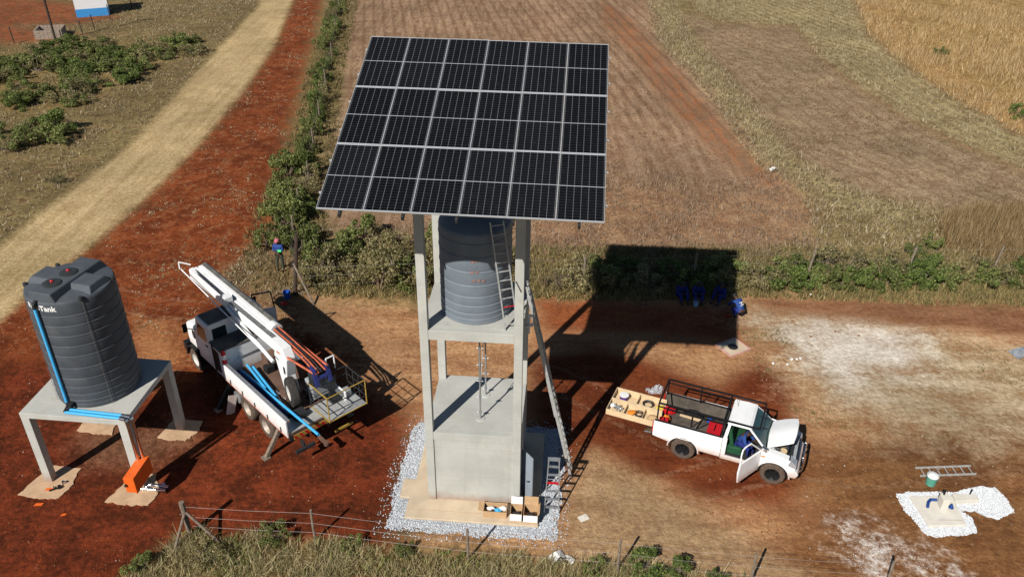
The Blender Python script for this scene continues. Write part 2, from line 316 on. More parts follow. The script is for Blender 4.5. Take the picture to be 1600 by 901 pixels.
def sdist(P, poly):
    A = np.array(poly, dtype=np.float64); B = np.roll(A, -1, 0); d2 = np.full(len(P), 1e18); ins = np.zeros(len(P), bool)
    for a, b in zip(A, B):
        e = b - a; w = P - a; t = np.clip((w @ e) / (e @ e), 0, 1); q = w - t[:, None] * e; d2 = np.minimum(d2, (q ** 2).sum(1))
        c = ((a[1] > P[:, 1]) != (b[1] > P[:, 1]))
        with np.errstate(divide='ignore', invalid='ignore'): xi = (b[0] - a[0]) * (P[:, 1] - a[1]) / (b[1] - a[1]) + a[0]
        ins ^= c & (P[:, 0] < xi)
    d = np.sqrt(d2); return np.where(ins, d, -d)
def vnoise(P, s, seed=0):
    r = np.random.default_rng(seed); out = np.zeros(len(P))
    for k in range(7):
        a = r.uniform(0, 6.28); f = s * r.uniform(.6, 1.8); ph = r.uniform(0, 6.28, 2)
        out += np.sin(P[:, 0] * f * math.cos(a) + P[:, 1] * f * math.sin(a) + ph[0] + 1.7 * np.sin(P[:, 0] * f * .7 + P[:, 1] * f * .45 + ph[1]))
    return out / 7
def axis(parts):
    out = []
    for a, b, s in parts: out += list(np.arange(a, b, s))
    return np.array(out + [parts[-1][1]])
gx = axis([(-400, -120, 40), (-120, -60, 6), (-60, -30, .8), (-30, 30, .3), (30, 60, .8), (60, 120, 6), (120, 400, 40)])
gy = axis([(-200, -20, 20), (-20, 10, 2), (10, 48, .3), (48, 100, .6), (100, 160, 4), (160, 700, 45)])
XX, YY = np.meshgrid(gx, gy); GP = np.stack([XX.ravel(), YY.ravel()], 1)
SD = {k: np.clip(sdist(GP, v), -8, 8) for k, v in ZONES.items()}
def fieldness(P):
    o = np.zeros(len(P))
    for k in ('field', 'field2', 'maize', 'gold', 'bushland'): o = np.maximum(o, np.clip(sdist(P, ZONES[k]) / 2.0, 0, 1))
    return o
GZ = (vnoise(GP, .55, 3) * .05 + vnoise(GP, 1.9, 4) * .03) * fieldness(GP)
nx, ny = len(gx), len(gy)
ii = (np.arange(ny - 1)[:, None] * nx + np.arange(nx - 1)[None, :]).ravel()
QUADS = np.stack([ii, ii + 1, ii + 1 + nx, ii + nx], 1)

earth = bpy.data.materials.new('earth'); t = NT(earth); t.b.inputs['Specular IOR Level'].default_value = .12; t.b.inputs['Roughness'].default_value = .95
pos = t.n('ShaderNodeNewGeometry').outputs['Position']
NL = t.noise(pos, .16, 4, .6); NM = t.noise(pos, .85, 4, .62); NF = t.noise(pos, 4.5, 4, .68); NS = t.noise(pos, 19, 2, .65)
def stretched(sx, sy, scale, rot=0.0, detail=3):
    mp = t.n('ShaderNodeMapping'); mp.inputs['Scale'].default_value = (sx, sy, 1); mp.inputs['Rotation'].default_value = (0, 0, rot); t.l(pos, mp.inputs['Vector'])
    return t.noise(mp.outputs[0], scale, detail, .6)
ALONG = stretched(1.0, .06, 2.2, 0)                 # ruts and rows running away from the camera
ACROSS = stretched(.22, 1.0, 1.3, R(-8))            # wind- and wheel-drawn streaks across the yard
mixN = t.math('ADD', t.math('MULTIPLY', NM, .6), t.math('MULTIPLY', NF, .4))
# name, feather, noise amplitude (m), colour a, colour b, extra streak
LAY = [
 ('bushland', 3.0, 4.0, (0.1560, 0.1055, 0.0384), (0.2840, 0.2023, 0.0736), None),
 ('house_red', 2.0, 3.0, (0.2068, 0.0560, 0.0213), (0.2893, 0.1000, 0.0391), None),
 ('verge', .9, 2.6, (0.1192, 0.0260, 0.0075), (0.2294, 0.0578, 0.0167), None),
 ('yard', 1.2, 3.0, (0.2967, 0.1365, 0.0605), (0.4761, 0.2665, 0.1288), ACROSS),
 ('red_yard', 1.4, 2.6, (0.0684, 0.0153, 0.0052), (0.1720, 0.0328, 0.0106), None),
 ('stand_dust', .9, 1.8, (0.1283, 0.0553, 0.0270), (0.1947, 0.0978, 0.0525), None),
 ('path', 1.2, 2.4, (.165, .092, .043), (.27, .175, .085), None),
 ('yardband', .8, 1.6, (0.2880, 0.1100, 0.0405), (0.3960, 0.1705, 0.0675), None),
 ('red_far', .8, 2.0, (0.2035, 0.0527, 0.0178), (0.2970, 0.0901, 0.0303), None),
 ('red_right', .8, .9, (0.1085, 0.0239, 0.0077), (0.1841, 0.0477, 0.0154), ACROSS),
 ('brown_right', 1.4, 1.8, (0.1485, 0.0598, 0.0217), (0.2610, 0.1232, 0.0479), ACROSS),
 ('tan', .7, 1.0, (0.2682, 0.1557, 0.0782), (0.4086, 0.2619, 0.1386), ACROSS),
 ('pale', 2.0, 4.5, (0.2838, 0.1939, 0.1021), (0.4730, 0.3608, 0.2277), ACROSS),
 ('chalk', 1.6, 3.6, (0.4715, 0.3910, 0.3051), (0.6440, 0.5750, 0.4859), ACROSS),
 ('brush', .6, 1.4, (0.1858, 0.0780, 0.0369), (0.2835, 0.1390, 0.0693), ACROSS),
 ('whitespill', .7, 2.6, (0.4048, 0.2970, 0.2024), (0.6831, 0.6325, 0.5687), None),
 ('front', .5, 1.2, (0.1188, 0.0693, 0.0304), (0.2244, 0.1575, 0.0627), None),
 ('field', .8, 1.0, (0.2228, 0.1264, 0.0696), (0.3645, 0.2421, 0.1464), ALONG),
 ('weeds', 1.6, 4.5, (0.2210, 0.1088, 0.0552), (0.3692, 0.2176, 0.1138), None),
 ('wedge', .8, 2.4, (0.2220, 0.0825, 0.0342), (0.3300, 0.1375, 0.0589), ALONG),
 ('strip', 1.6, 3.6, (0.285, 0.225, 0.105), (0.43, 0.35, 0.175), None),
 ('field2', 1.4, 2.6, (0.215, 0.14, 0.078), (0.345, 0.25, 0.148), None),
 ('maize', 1.2, 2.0, (0.225, 0.165, 0.078), (0.375, 0.295, 0.15), None),
 ('gold', .8, 2.0, (0.2200, 0.1297, 0.0446), (0.3960, 0.2644, 0.1044), None),
 ('gold_edge', .9, 2.2, (.27, .155, .060), (.40, .245, .100), None),
 ('gold_near', .6, 1.6, (0.3905, 0.2310, 0.0792), (0.5621, 0.3654, 0.1341), None),
 ('road', .45, .8, (0.3580, 0.2482, 0.1163), (0.4930, 0.3636, 0.1879), ALONG),
]
cur = t.mix(t.mr(mixN, .36, .64), (.14, .10, .040), (.27, .20, .088))
for nm, fe, amp, ca, cb, st in LAY:
    at = t.n('ShaderNodeAttribute', attribute_name='sd_' + nm).outputs['Fac']
    sd = t.math('ADD', at, t.math('MULTIPLY', t.math('SUBTRACT', mixN, .5), amp * 1.6))
    f = t.mr(sd, -fe, fe)
    src = mixN if st is None else t.math('ADD', t.math('MULTIPLY', st, .42), t.math('MULTIPLY', mixN, .58))
    if nm == 'pale': f = t.math('MULTIPLY', f, t.mr(src, .25, .50))
    if nm == 'whitespill': f = t.math('MULTIPLY', f, t.mr(src, .40, .66, 0, .8))
    if nm in ('wedge',): f = t.math('MULTIPLY', f, t.mr(src, .40, .58))
    if nm == 'stand_dust': f = t.math('MULTIPLY', f, .8)
    if nm in ('strip', 'weeds', 'gold_near'): f = t.math('MULTIPLY', f, t.mr(NF, .30, .6))
    cur = t.mix(f, cur, t.mix(t.mr(src, .38, .62), ca, cb))
vg = t.n('ShaderNodeAttribute', attribute_name='sd_verge').outputs['Fac']; ry_ = t.n('ShaderNodeAttribute', attribute_name='sd_red_yard').outputs['Fac']
N2 = t.noise(pos, 1.7, 3, .72)
cur = t.mix(t.math('MULTIPLY', t.math('MULTIPLY', t.mr(vg, -.2, .6), t.mr(ry_, .5, -1.5)), t.mr(N2, .48, .74, 0, .6)), cur, (.24, .120, .056))
lf = t.n('ShaderNodeAttribute', attribute_name='sd_left').outputs['Fac']
cur = t.mix(t.math('MULTIPLY', t.mr(lf, -.5, 1.0), t.mr(N2, .44, .66, 0, .8)), cur, (.075, .055, .026))
cur = t.mix(t.math('MULTIPLY', t.mr(lf, -.5, 1.0), t.mr(NM, .54, .68, 0, .55)), cur, (.15, .062, .032))
mz = t.n('ShaderNodeAttribute', attribute_name='sd_maize').outputs['Fac']
cur = t.mix(t.math('MULTIPLY', t.mr(t.math('ABSOLUTE', t.math('ADD', mz, t.math('MULTIPLY', t.math('SUBTRACT', NM, .5), 1.6))), .15, .8, .55, 0), t.mr(N2, .35, .6)), cur, (.22, .105, .052))
# crop rows: a distance across the rows is stored on the grid
row = t.n('ShaderNodeAttribute', attribute_name='rows').outputs['Fac']; rf = t.n('ShaderNodeAttribute', attribute_name='rowfac').outputs['Fac']
rw = t.math('SINE', t.math('MULTIPLY', t.math('ADD', row, t.math('MULTIPLY', NM, .5)), 2 * math.pi / 1.0))
cur = t.mix(t.math('MULTIPLY', t.mr(rw, .1, 1), t.math('MULTIPLY', rf, .42)), cur, (.135, .062, .034))
# large patches, fine grain, pale chips
tk = None
for nm_, hw_ in (('trk_a', .74),):
    a_ = t.n('ShaderNodeAttribute', attribute_name=nm_).outputs['Fac']
    f_ = t.mr(t.math('ABSOLUTE', t.math('SUBTRACT', t.math('ADD', a_, t.math('MULTIPLY', NM, .12)), hw_ + .06)), .07, .17, 1, 0); tk = f_ if tk is None else t.math('MAXIMUM', tk, f_)
tk = t.math('MULTIPLY', tk, t.mr(NF, .38, .6)); cur = t.mix(t.math('MULTIPLY', tk, .28), cur, (.30, .19, .115))
k = t.math('MULTIPLY', t.mr(NL, .28, .72, .74, 1.24, False), t.math('MULTIPLY', t.mr(NF, .25, .75, .74, 1.26, False), t.mr(NS, .25, .75, .72, 1.28, False)))
v = t.n('ShaderNodeVectorMath', operation='SCALE'); t.l(cur, v.inputs[0]); t.l(k, v.inputs[3])
vo = t.n('ShaderNodeTexVoronoi'); vo.inputs['Scale'].default_value = 7; t.l(pos, vo.inputs['Vector'])
chip = t.math('MULTIPLY', t.mr(vo.outputs['Distance'], .10, .16, 1, 0), t.mr(NM, .52, .66))
chip = t.math('MULTIPLY', chip, t.math('SUBTRACT', 1.0, t.n('ShaderNodeAttribute', attribute_name='roadness').outputs['Fac']))
fin = t.mix(t.math('MULTIPLY', chip, .3), v.outputs[0], (.37, .28, .18))
t.l(fin, t.b.inputs['Base Color'])
t.bump(t.noise(pos, 7, 2, .65), .5, .09)

def polyline_dist(P, pl):
    d2 = np.full(len(P), 1e18); pl = np.array(pl, float)
    for a, b in zip(pl[:-1], pl[1:]):
        e = b - a; w = P - a; tt = np.clip((w @ e) / (e @ e), 0, 1); d2 = np.minimum(d2, ((w - tt[:, None] * e) ** 2).sum(1))
    return np.sqrt(d2)
ROWLINE = [(19.4, 91), (21, 86.5), (24, 78), (27.3, 73.5), (27.5, 66.8), (28.5, 59.2), (29.6, 54.7), (32.1, 48.6), (35.7, 44.7)]
rows_m = polyline_dist(GP, ROWLINE); rows_f = GP[:, 0] + .155 * GP[:, 1] + np.clip(GP[:, 1] - 40, 0, 99) * np.clip(GP[:, 0], 0, 16) * -.0016
TRK_A = np.minimum(polyline_dist(GP, [(30, 20.5), (20, 22.8), (12, 21.5), (6.4, 23.0), (2, 26.5), (-4, 29.6), (-9, 30.8), (-16, 31.6), (-22, 33.5)]), polyline_dist(GP, [(9, 21.8), (4.5, 20.2), (3.2, 17.0), (3, 12)]))
inm = SD['maize'] > 0
ROWS = np.where(inm | (SD['field2'] > 0), rows_m, rows_f)
ROWF = np.maximum(np.clip(SD['maize'] / .8, 0, 1) * .9, np.maximum(np.clip(SD['field'] / .8, 0, 1) * np.clip((GP[:, 1] - 44) / 20, .15, 1), np.clip(SD['field2'], 0, 1) * .6))
own = np.full(len(QUADS), 0)
cen = GP[QUADS].mean(1)
for idx, k_ in ((1, 'road'), (2, 'field'), (3, 'field2'), (4, 'maize')): own[sdist(cen, ZONES[k_]) > 0] = idx
def terrain(name, idx):
    q = QUADS[own == idx]; used, inv = np.unique(q, return_inverse=True); q = inv.reshape(q.shape)
    me = arr_mesh(name, np.column_stack([GP[used], GZ[used]]), q, earth)
    me.polygons.foreach_set('use_smooth', [True] * len(me.polygons))
    def attr(nm, a): x = me.attributes.new(nm, 'FLOAT', 'POINT'); x.data.foreach_set('value', np.ascontiguousarray(a[used], dtype=np.float32))
    for k2 in ZONES: attr('sd_' + k2, SD[k2])
    attr('trk_a', np.clip(TRK_A, 0, 6)); attr('rows', ROWS); attr('rowfac', ROWF); attr('roadness', np.clip(SD['road'] + .5, 0, 1))
    return tag(link_mesh(name, me), kind='structure')
for i_, n_ in enumerate(('ground', 'dirt_road', 'ploughed_field', 'fallow_field', 'maize_field')): terrain(n_, i_)

# ---------------------------------------------------------------- grass, stubble, stones: nobody could count them
def scatter_points(n, x0, x1, y0, y1, keep):
    P = np.column_stack([rng.uniform(x0, x1, n), rng.uniform(y0, y1, n)]); return P[keep(P)]
def tufts(name, P, m, label, cat, h=(.15, .35), w=.018, k=5, lean=.5, z=0.0, spread=.06):
    n = len(P)
    if n == 0: return None
    B = np.repeat(P, k, 0); N = len(B); a = rng.uniform(0, 2 * np.pi, N)
    hh = rng.uniform(h[0], h[1], N) * np.repeat(rng.uniform(.6, 1.25, n), k)
    base = np.column_stack([B + rng.normal(0, spread, (N, 2)), np.full(N, z)])
    la = rng.uniform(0, 2 * np.pi, N); ll = hh * np.abs(rng.normal(0, lean, N))
    s = np.column_stack([np.cos(a), np.sin(a), np.zeros(N)]) * (w * rng.uniform(.6, 1.5, N))[:, None]
    tip = base + np.column_stack([np.cos(la) * ll, np.sin(la) * ll, hh])
    V = np.empty((N * 3, 3)); V[0::3] = base - s; V[1::3] = base + s; V[2::3] = tip
    me = arr_mesh(name, V, np.arange(N * 3).reshape(-1, 3), m)
    o = link_mesh(name, me); return tag(o, label, cat, kind='stuff')
def stones(name, P, m, label, cat, size=(.02, .05), z=0.0, parent=None):
    n = len(P); oc = np.array([[1, 0, 0], [0, 1, 0], [-1, 0, 0], [0, -1, 0], [0, 0, .8], [0, 0, -.3]], float)
    F = np.array([[0, 1, 4], [1, 2, 4], [2, 3, 4], [3, 0, 4], [1, 0, 5], [2, 1, 5], [3, 2, 5], [0, 3, 5]])
    s = rng.uniform(size[0], size[1], n); a = rng.uniform(0, 6.28, n)
    v = oc[None] * rng.uniform(.6, 1.4, (n, 6, 3)); c, sn = np.cos(a)[:, None], np.sin(a)[:, None]
    v = np.stack([v[..., 0] * c - v[..., 1] * sn, v[..., 0] * sn + v[..., 1] * c, v[..., 2]], -1) * s[:, None, None]
    v[..., 0] += P[:, 0:1]; v[..., 1] += P[:, 1:2]; v[..., 2] += z
    f = (F[None] + (np.arange(n) * 6)[:, None, None]).reshape(-1, 3)
    o = link_mesh(name, arr_mesh(name, v.reshape(-1, 3), f, m), parent); return tag(o, label, cat, kind='stuff')
def Z(k, P): return sdist(P, ZONES[k])
rnd = lambda P: rng.uniform(0, 1, len(P))
# left of the road
tufts('roadside_grass', scatter_points(48000, -55, -20, 24, 95, lambda P: (Z('road', P) < -.3) & (P[:, 0] < -20.5 - .0 * P[:, 1]) & (Z('verge', P) < -.2) & (Z('house_red', P) < 0) & (rnd(P) < np.clip(.55 + vnoise(P, .9, 11), .08, 1))),
      M['grass_dry'], 'dry short grass on the far side of the dirt road', 'grass', h=(.06, .22), w=.022, k=4, lean=.9)
tufts('verge_grass', scatter_points(26000, -24, -9, 24, 95, lambda P: (Z('verge', P) > .1) & (rnd(P) < np.clip(vnoise(P, .9, 12) * 1.2 + vnoise(P, 3.1, 55) * .8 + .10, .02, .8)) & (P[:, 1] > 29.5) & (Z('red_yard', P) < -.5)),
      M['grass_dry'], 'sparse pale dry grass on the red verge beside the road', 'grass', h=(.02, .09), w=.02, k=4, lean=1.6)
tufts('path_grass', scatter_points(9000, -15, -8.5, 31, 41, lambda P: (Z('verge', P) > -3) & (rnd(P) < np.clip(.45 + vnoise(P, 1.2, 13), 0, .9)) & (P[:, 0] > -14.5 + .2 * (P[:, 1] - 32)) & (P[:, 1] > 32.8)),
      M['grass_dry'], 'trampled dry grass round the corner of the fence', 'grass', h=(.05, .16), w=.022, k=4, lean=1.0)
# the brown field behind the tower, denser close by
tufts('field_stubble', scatter_points(70000, -18, 18, 36, 100, lambda P: (Z('field', P) > .1) & (rnd(P) < np.clip(.55 + .5 * vnoise(P, .6, 14) - .7 * np.clip(Z('wedge', P) + .6, 0, 1), .05, 1) * np.clip(1.1 - (P[:, 1] - 36) / 90, .2, 1)) & ((np.mod(P[:, 0] + .155 * P[:, 1], 1.0) < .55) | (P[:, 1] < 52))),
      M['grass_brown'], 'brown crop stubble and dead weeds on the ploughed field', 'stubble', h=(.04, .14), w=.018, k=4, lean=1.0)
tufts('field_weeds', scatter_points(24000, -10, 18, 36, 49, lambda P: ((Z('weeds', P) > -2 + 2.2 * vnoise(P, .7, 51)) | ((Z('field', P) > 0) & (P[:, 1] < 40))) & (rnd(P) < np.clip(.32 + .8 * vnoise(P, 1.0, 15), .03, .9))),
      M['stalk'], 'tall grey brown dead weeds at the near edge of the field', 'weeds', h=(.10, .38), w=.012, k=4, lean=.5)
tufts('strip_grass', scatter_points(40000, 11, 36, 36, 100, lambda P: ((Z('strip', P) > -.8) | ((P[:, 1] < 44) & (P[:, 1] > 35.5) & (Z('field', P) < 0) & (Z('field2', P) < 0.3))) & (rnd(P) < .7)),
      M['grass_dry'], 'yellowish dry grass strip between the fields', 'grass', h=(.1, .34), w=.026, k=4, lean=.6)
tufts('fallow_stubble', scatter_points(36000, 15, 40, 40, 95, lambda P: (Z('field2', P) > 0) & (rnd(P) < np.clip(.6 + .5 * vnoise(P, .7, 16), .1, 1))),
      M['grass_brown'], 'matted brown stubble on the fallow field', 'stubble', h=(.04, .14), w=.020, k=4, lean=1.2)
def rowkeep(P): return np.abs(np.mod(polyline_dist(P, ROWLINE), 1.05) - .5) < .22
tufts('maize_stalks', scatter_points(52000, 18, 52, 40, 104, lambda P: (Z('maize', P) > -.2) & rowkeep(P) & (rnd(P) < .85)),
      M['grass_maize'], 'flattened pale maize stalks lying in rows', 'stalks', h=(.08, .34), w=.026, k=4, lean=.9)
tufts('golden_grass', scatter_points(46000, 30, 66, 44, 104, lambda P: (Z('gold', P) > -.3) & (rnd(P) < np.clip(.40 + .9 * vnoise(P, .35, 17), .03, 1))),
      M['grass_gold'], 'tall golden grass at the upper right edge', 'grass', h=(.22, .75), w=.022, k=5, lean=.45, spread=.16)
tufts('golden_grass', scatter_points(9000, 22, 36, 35.5, 43, lambda P: (Z('gold_near', P) > -.4) & (rnd(P) < np.clip(.75 + .5 * vnoise(P, 1.0, 18), .1, 1))),
      M['grass_gold'], 'tall golden grass behind the right end of the hedge', 'grass', h=(.45, 1.15), w=.02, k=7, lean=.3, spread=.12)
tufts('hedge_grass', scatter_points(15000, -9, 34, 32.6, 37.8, lambda P: (Z('yard', P) < .15) & (rnd(P) < .8)),
      M['grass_green'], 'mixed green and dry grass along the fence hedge', 'grass', h=(.1, .42), w=.018, k=5, lean=.55)
tufts('hedge_grass', scatter_points(17000, -22, -8, 33, 98, lambda P: (np.abs(P[:, 0] - np.interp(P[:, 1], [33, 37.5, 41.7, 48, 56, 68, 95], [-9.6, -11.7, -12.4, -13.0, -13.9, -15.7, -18.9])) < np.interp(P[:, 1], [33, 50, 95], [2.4, 1.6, 1.5])) & (rnd(P) < .8)),
      M['grass_green'], 'rough grass under the shrubs along the road fence', 'grass', h=(.12, .45), w=.02, k=5, lean=.55)
tufts('front_weeds', scatter_points(7000, -12.5, 9, 11, 18.6, lambda P: (Z('front', P) > -.25 + .5 * vnoise(P, 2.0, 19)) & (rnd(P) < np.clip(.35 + .9 * vnoise(P, 1.3, 52), 0, 1))),
      M['leaf'], 'green weeds mixed into the grass in front of the wire fence', 'weeds', h=(.08, .30), w=.022, k=6, lean=.8, spread=.08)
tufts('front_grass', scatter_points(22000, -12.5, 9, 11, 18.6, lambda P: (Z('front', P) > -.1 + .6 * vnoise(P, 2.0, 19)) & (rnd(P) < np.clip(.62 + .5 * vnoise(P, 1.1, 53), .1, 1))),
      M['grass_grey'], 'thick grey green grass in front of the wire fence', 'grass', h=(.08, .36), w=.010, k=8, lean=.9, spread=.09)
tufts('yard_grass', scatter_points(16000, 10, 27, 22, 32, lambda P: (rnd(P) < np.clip(vnoise(P * np.array([.5, 1.4]), 1.0, 20) * 1.7 - .12, 0, .8)) & (Z('chalk', P) < -.2) & (Z('pale', P) > -1.5)),
      M['grass_green'], 'low patchy grass on the pale bare earth', 'grass', h=(.02, .09), w=.018, k=4, lean=1.2)
# stones and chips
stones('earth_clods', scatter_points(15000, -22, 20, 16.5, 33, lambda P: (rnd(P) < np.clip(.35 + vnoise(P, 1.3, 21), .03, 1)) & (Z('front', P) < 0) & (Z('tan', P) < .4) & (Z('pale', P) < 0)), M['clod'], 'small red earth clods over the yard', 'clods', size=(.008, .038))
stones('pale_chips', scatter_points(9000, -22, 22, 17, 60, lambda P: (rnd(P) < np.clip(.25 + vnoise(P, 1.0, 22), .02, 1)) & (Z('front', P) < 0) & ((Z('verge', P) > 0) | (Z('yard', P) > 0)) & (Z('road', P) < -.2)), M['chip'], 'scattered pale chips on the bare earth', 'chips', size=(.010, .032))
# ---------------------------------------------------------------- concrete water tower
TX, TY, TW = -2.678, 19.944, R(-4.277); S, C, H1, H2 = 3.02, .255, 2.97, 6.82
PX, PY, PZ, PW, TILT = -.981, 20.123, 13.128, R(-4.734), R(20.426)
def tloc(a, b): c, s = math.cos(TW), math.sin(TW); return TX + a * c - b * s, TY + a * s + b * c
def panel_z(a, b):
    x, y = tloc(a, b); return PZ + math.tan(TILT) * ((x - PX) * -math.sin(PW) + (y - PY) * math.cos(PW))
tower = thing('water_tower', 'tall grey concrete frame tower with pump room below and tank platform', 'tower', (TX, TY, 0), TW)
for a in (0, S - C):
    for b in (0, S - C):
        MB().bx(a, a + C, b, b + C, .08, panel_z(a + C / 2, b + C / 2) - .42).build('column', M['concrete'], tower, bevel=.012)
for (zt, dh) in ((H1, .30), (H2, .33), (12.35, .28)):
    MB().bx(C, S - C, .012, C - .01, zt - dh, zt - .006).build('beam', M['concrete'], tower, bevel=.01)
    MB().bx(C, S - C, S - C + .01, S - .012, zt - dh, zt - .006).build('beam', M['concrete'], tower, bevel=.01)
    MB().bx(.012, C - .01, C, S - C, zt - dh, zt - .006).build('beam', M['concrete'], tower, bevel=.01)
    MB().bx(S - C + .01, S - .012, C, S - C, zt - dh, zt - .006).build('beam', M['concrete'], tower, bevel=.01)
MB().bx(C - .02, S - C + .02, C - .02, S - C + .02, H1 - .16, H1).build('roof_slab', M['concrete'], tower)
MB().bx(C - .02, S - C + .02, C - .02, S - C + .02, H2 - .16, H2).build('tank_platform', M['concrete'], tower)
MB().bx(C + .001, S - C - .001, .045, .17, .10, H1 - .30).build('wall', M['concrete'], tower)
MB().bx(C + .001, S - C - .001, S - .17, S - .045, .10, H1 - .30).build('wall', M['concrete'], tower)
MB().bx(.045, .17, C + .001, S - C - .001, .10, H1 - .30).build('wall', M['concrete'], tower)
w = MB().bx(S - .17, S - .045, 1.35, S - C - .001, .10, H1 - .30); w.bx(S - .17, S - .045, C + .001, 1.35, 2.12, H1 - .30); w.bx(S - .17, S - .045, C + .001, .45, .10, 2.12); w.build('wall', M['concrete'], tower)
d = MB().beam((S + .03, .50, 1.10), (S + .40, .06, 1.10), .04, 1.95).build('door', M['door_grey'], tower, bevel=.005)
MB().tube((S + .31, .13, 1.05), (S + .25, .08, 1.05), .018).tube((S + .25, .08, 1.05), (S + .20, .14, 1.05), .014).build('handle', M['dark_steel'], d)
apron = MB().prism([(-.66, -.86), (3.68, -.86), (3.68, 3.62), (-.58, 3.62), (-.58, .87), (-1.0, .87), (-.98, .03), (-.66, .03)], 0.0, .085, 'xy').build('apron_slab', M['concrete_apron'], tower, bevel=.015)
MB().bx(-.62, 3.64, -.50, -.485, .083, .089).build('apron_joint', M['concrete_pink'], tower)
# pipes standing between the pump room roof and the platform
for (a, b) in ((1.66, .80), (1.70, 2.02)):
    p = MB().tube((a, b, H1), (a, b, H2 - .16), .028).build('delivery_pipe', M['steel'], tower, smooth=True)
    f = MB()
    for zz in np.arange(H1 + .25, H2 - .3, .62): f.lathe([(.05, zz), (.05, zz + .05)], 10, (a, b, 0)); f.tube((a - .10, b, zz + .02), (a + .10, b, zz + .02), .014, 5)
    f.build('pipe_coupling', M['steel'], p, smooth=True)
    MB().lathe([(.16, H1 + .001), (.13, H1 + .02)], 12, (a, b, 0)).build('mortar_collar', M['concrete'], p)
MB().tube((1.67, .85, 4.2), (1.70, 1.98, 6.3), .012, 5).build('stay_wire', M['steel'], tower)
MB().path([(2.66, 2.3, 6.9), (2.66, 2.3, 9.3)], .045).build('outlet_pipe', M['blue_pipe'], tower, smooth=True)
v = MB(); v.tube((S + .01, .9, 6.55), (S + .25, .9, 6.62), .05); v.tube((S + .12, .9, 6.3), (S + .12, .9, 6.9), .035); v.box((S + .16, .82, 6.98), (.16, .06, .06)); v.build('valve', M['paper'], tower, smooth=True)
MB().beam((2.79, -.012, 8.62), (2.95, -.012, 8.28), .03, .012, (0, 1, 0)).build('bracket_strip', M['dark_steel'], tower)
# gravel laid round the tower foot
GRV = [(-1.22, -1.34), (.8, -1.38), (4.28, -1.32), (4.34, .8), (4.36, 4.05), (-1.05, 3.95), (-1.28, 1.1)]
GW = [tloc(*p) for p in GRV]
def inpoly(P, poly, noise=.10, seed=31): return sdist(P, poly) + noise * vnoise(P, 7.0, seed) + noise * vnoise(P, 2.2, seed + 1) > 0
GI = [tloc(a + (.16 if a < 1 else -.16), b + (.16 if b < 1.5 else -.16)) for a, b in GRV]
gsheet = MB().prism(GI, .004, .010, 'xy').build('gravel_bed', mat('gravel_base', (.40, .405, .41), .95, var=.25, scale=9, bump=.6, bscale=60), None)
tag(gsheet, 'bed of grey blue crushed stone laid round the tower foot', 'gravel', kind='stuff')
AP = [tloc(*p) for p in [(-.64, -.84), (3.66, -.84), (3.66, 3.6), (-.56, 3.6), (-.56, .85), (-.98, .85), (-.96, .05), (-.64, .05)]]
xs = [p[0] for p in GW]; ys = [p[1] for p in GW]
stones('crushed_stone', scatter_points(64000, min(xs) - .5, max(xs) + .5, min(ys) - .5, max(ys) + .5, lambda P: (inpoly(P, GW, .14) | ((sdist(P, GW) > -.35) & (rnd(P) < .06))) & (sdist(P, AP) < -.02)), M['gravel'], 'loose grey blue crushed stone round the tower foot', 'gravel', size=(.014, .032), z=.012)

# ---------------------------------------------------------------- solar array
cells = bpy.data.materials.new('solar_cells'); t = NT(cells); t.b.inputs['Roughness'].default_value = .14; t.b.inputs['Specular IOR Level'].default_value = .06
tc = t.n('ShaderNodeTexCoord').outputs['Object']; sp = t.n('ShaderNodeSeparateXYZ'); t.l(tc, sp.inputs[0])
PWD, PLN = 1.0985, 2.218
def line(sock, off, pitch, half):
    x = t.math('PINGPONG', t.math('SUBTRACT', sock, off), pitch / 2); return t.mr(x, half * .7, half * 1.3, 1, 0)
cw = (PWD - .07) / 6; ch = (PLN - .07 - .03) / 24
vx = line(sp.outputs[0], .035, cw, .0062); hy = line(sp.outputs[1], .035, ch, .0030)
mid = t.mr(t.math('ABSOLUTE', t.math('SUBTRACT', sp.outputs[1], PLN / 2)), .007, .010, 1, 0)
oi = t.n('ShaderNodeObjectInfo').outputs['Random']
base = t.mix(t.math('ADD', t.math('MULTIPLY', oi, .7), t.math('MULTIPLY', t.noise(tc, 2.2, 3), .3)), (.0030, .0036, .0048), (.0075, .008, .0098))
base = t.mix(t.math('MULTIPLY', t.mr(t.noise(tc, 5, 5, .7), .5, .8), .12), base, (.10, .085, .07))
c1 = base
c1 = t.mix(t.math('MULTIPLY', hy, .34), c1, (.14, .15, .16)); c1 = t.mix(t.math('MULTIPLY', vx, .50), c1, (.20, .21, .22)); c1 = t.mix(mid, c1, (.42, .43, .45))
t.l(c1, t.b.inputs['Base Color'])
array = thing('solar_array', 'tilted rack of eighteen black solar panels on top of the tower', 'solar panels', (PX, PY, PZ)); array.rotation_euler = (TILT, 0, PW)
gme = None
for r_ in range(3):
    for c_ in range(6):
        x0 = -3.3135 + c_ * 1.1045 + .003; y0 = -3.345 + r_ * 2.23 + .006
        if gme is None:
            g = MB().bx(0.012, PWD - .012, .02, PLN - .02, -.028, -.004).build('solar_panel', cells, array)
            f = MB(); fw = .026; fs = .010
            f.bx(0, PWD, 0, fw, -.036, 0); f.bx(0, PWD, PLN - fw, PLN, -.036, 0); f.bx(0, fs, fw, PLN - fw, -.036, 0); f.bx(PWD - fs, PWD, fw, PLN - fw, -.036, 0)
            fr = f.build('frame', M['frame_alu'], g); gme, fme = g.data, fr.data
        else: g = link_mesh('solar_panel', gme, array); link_mesh('frame', fme, g)
        g.location = (x0, y0, random.uniform(-.004, .004)); g.rotation_euler = (random.uniform(-.004, .004), random.uniform(-.004, .004), 0)
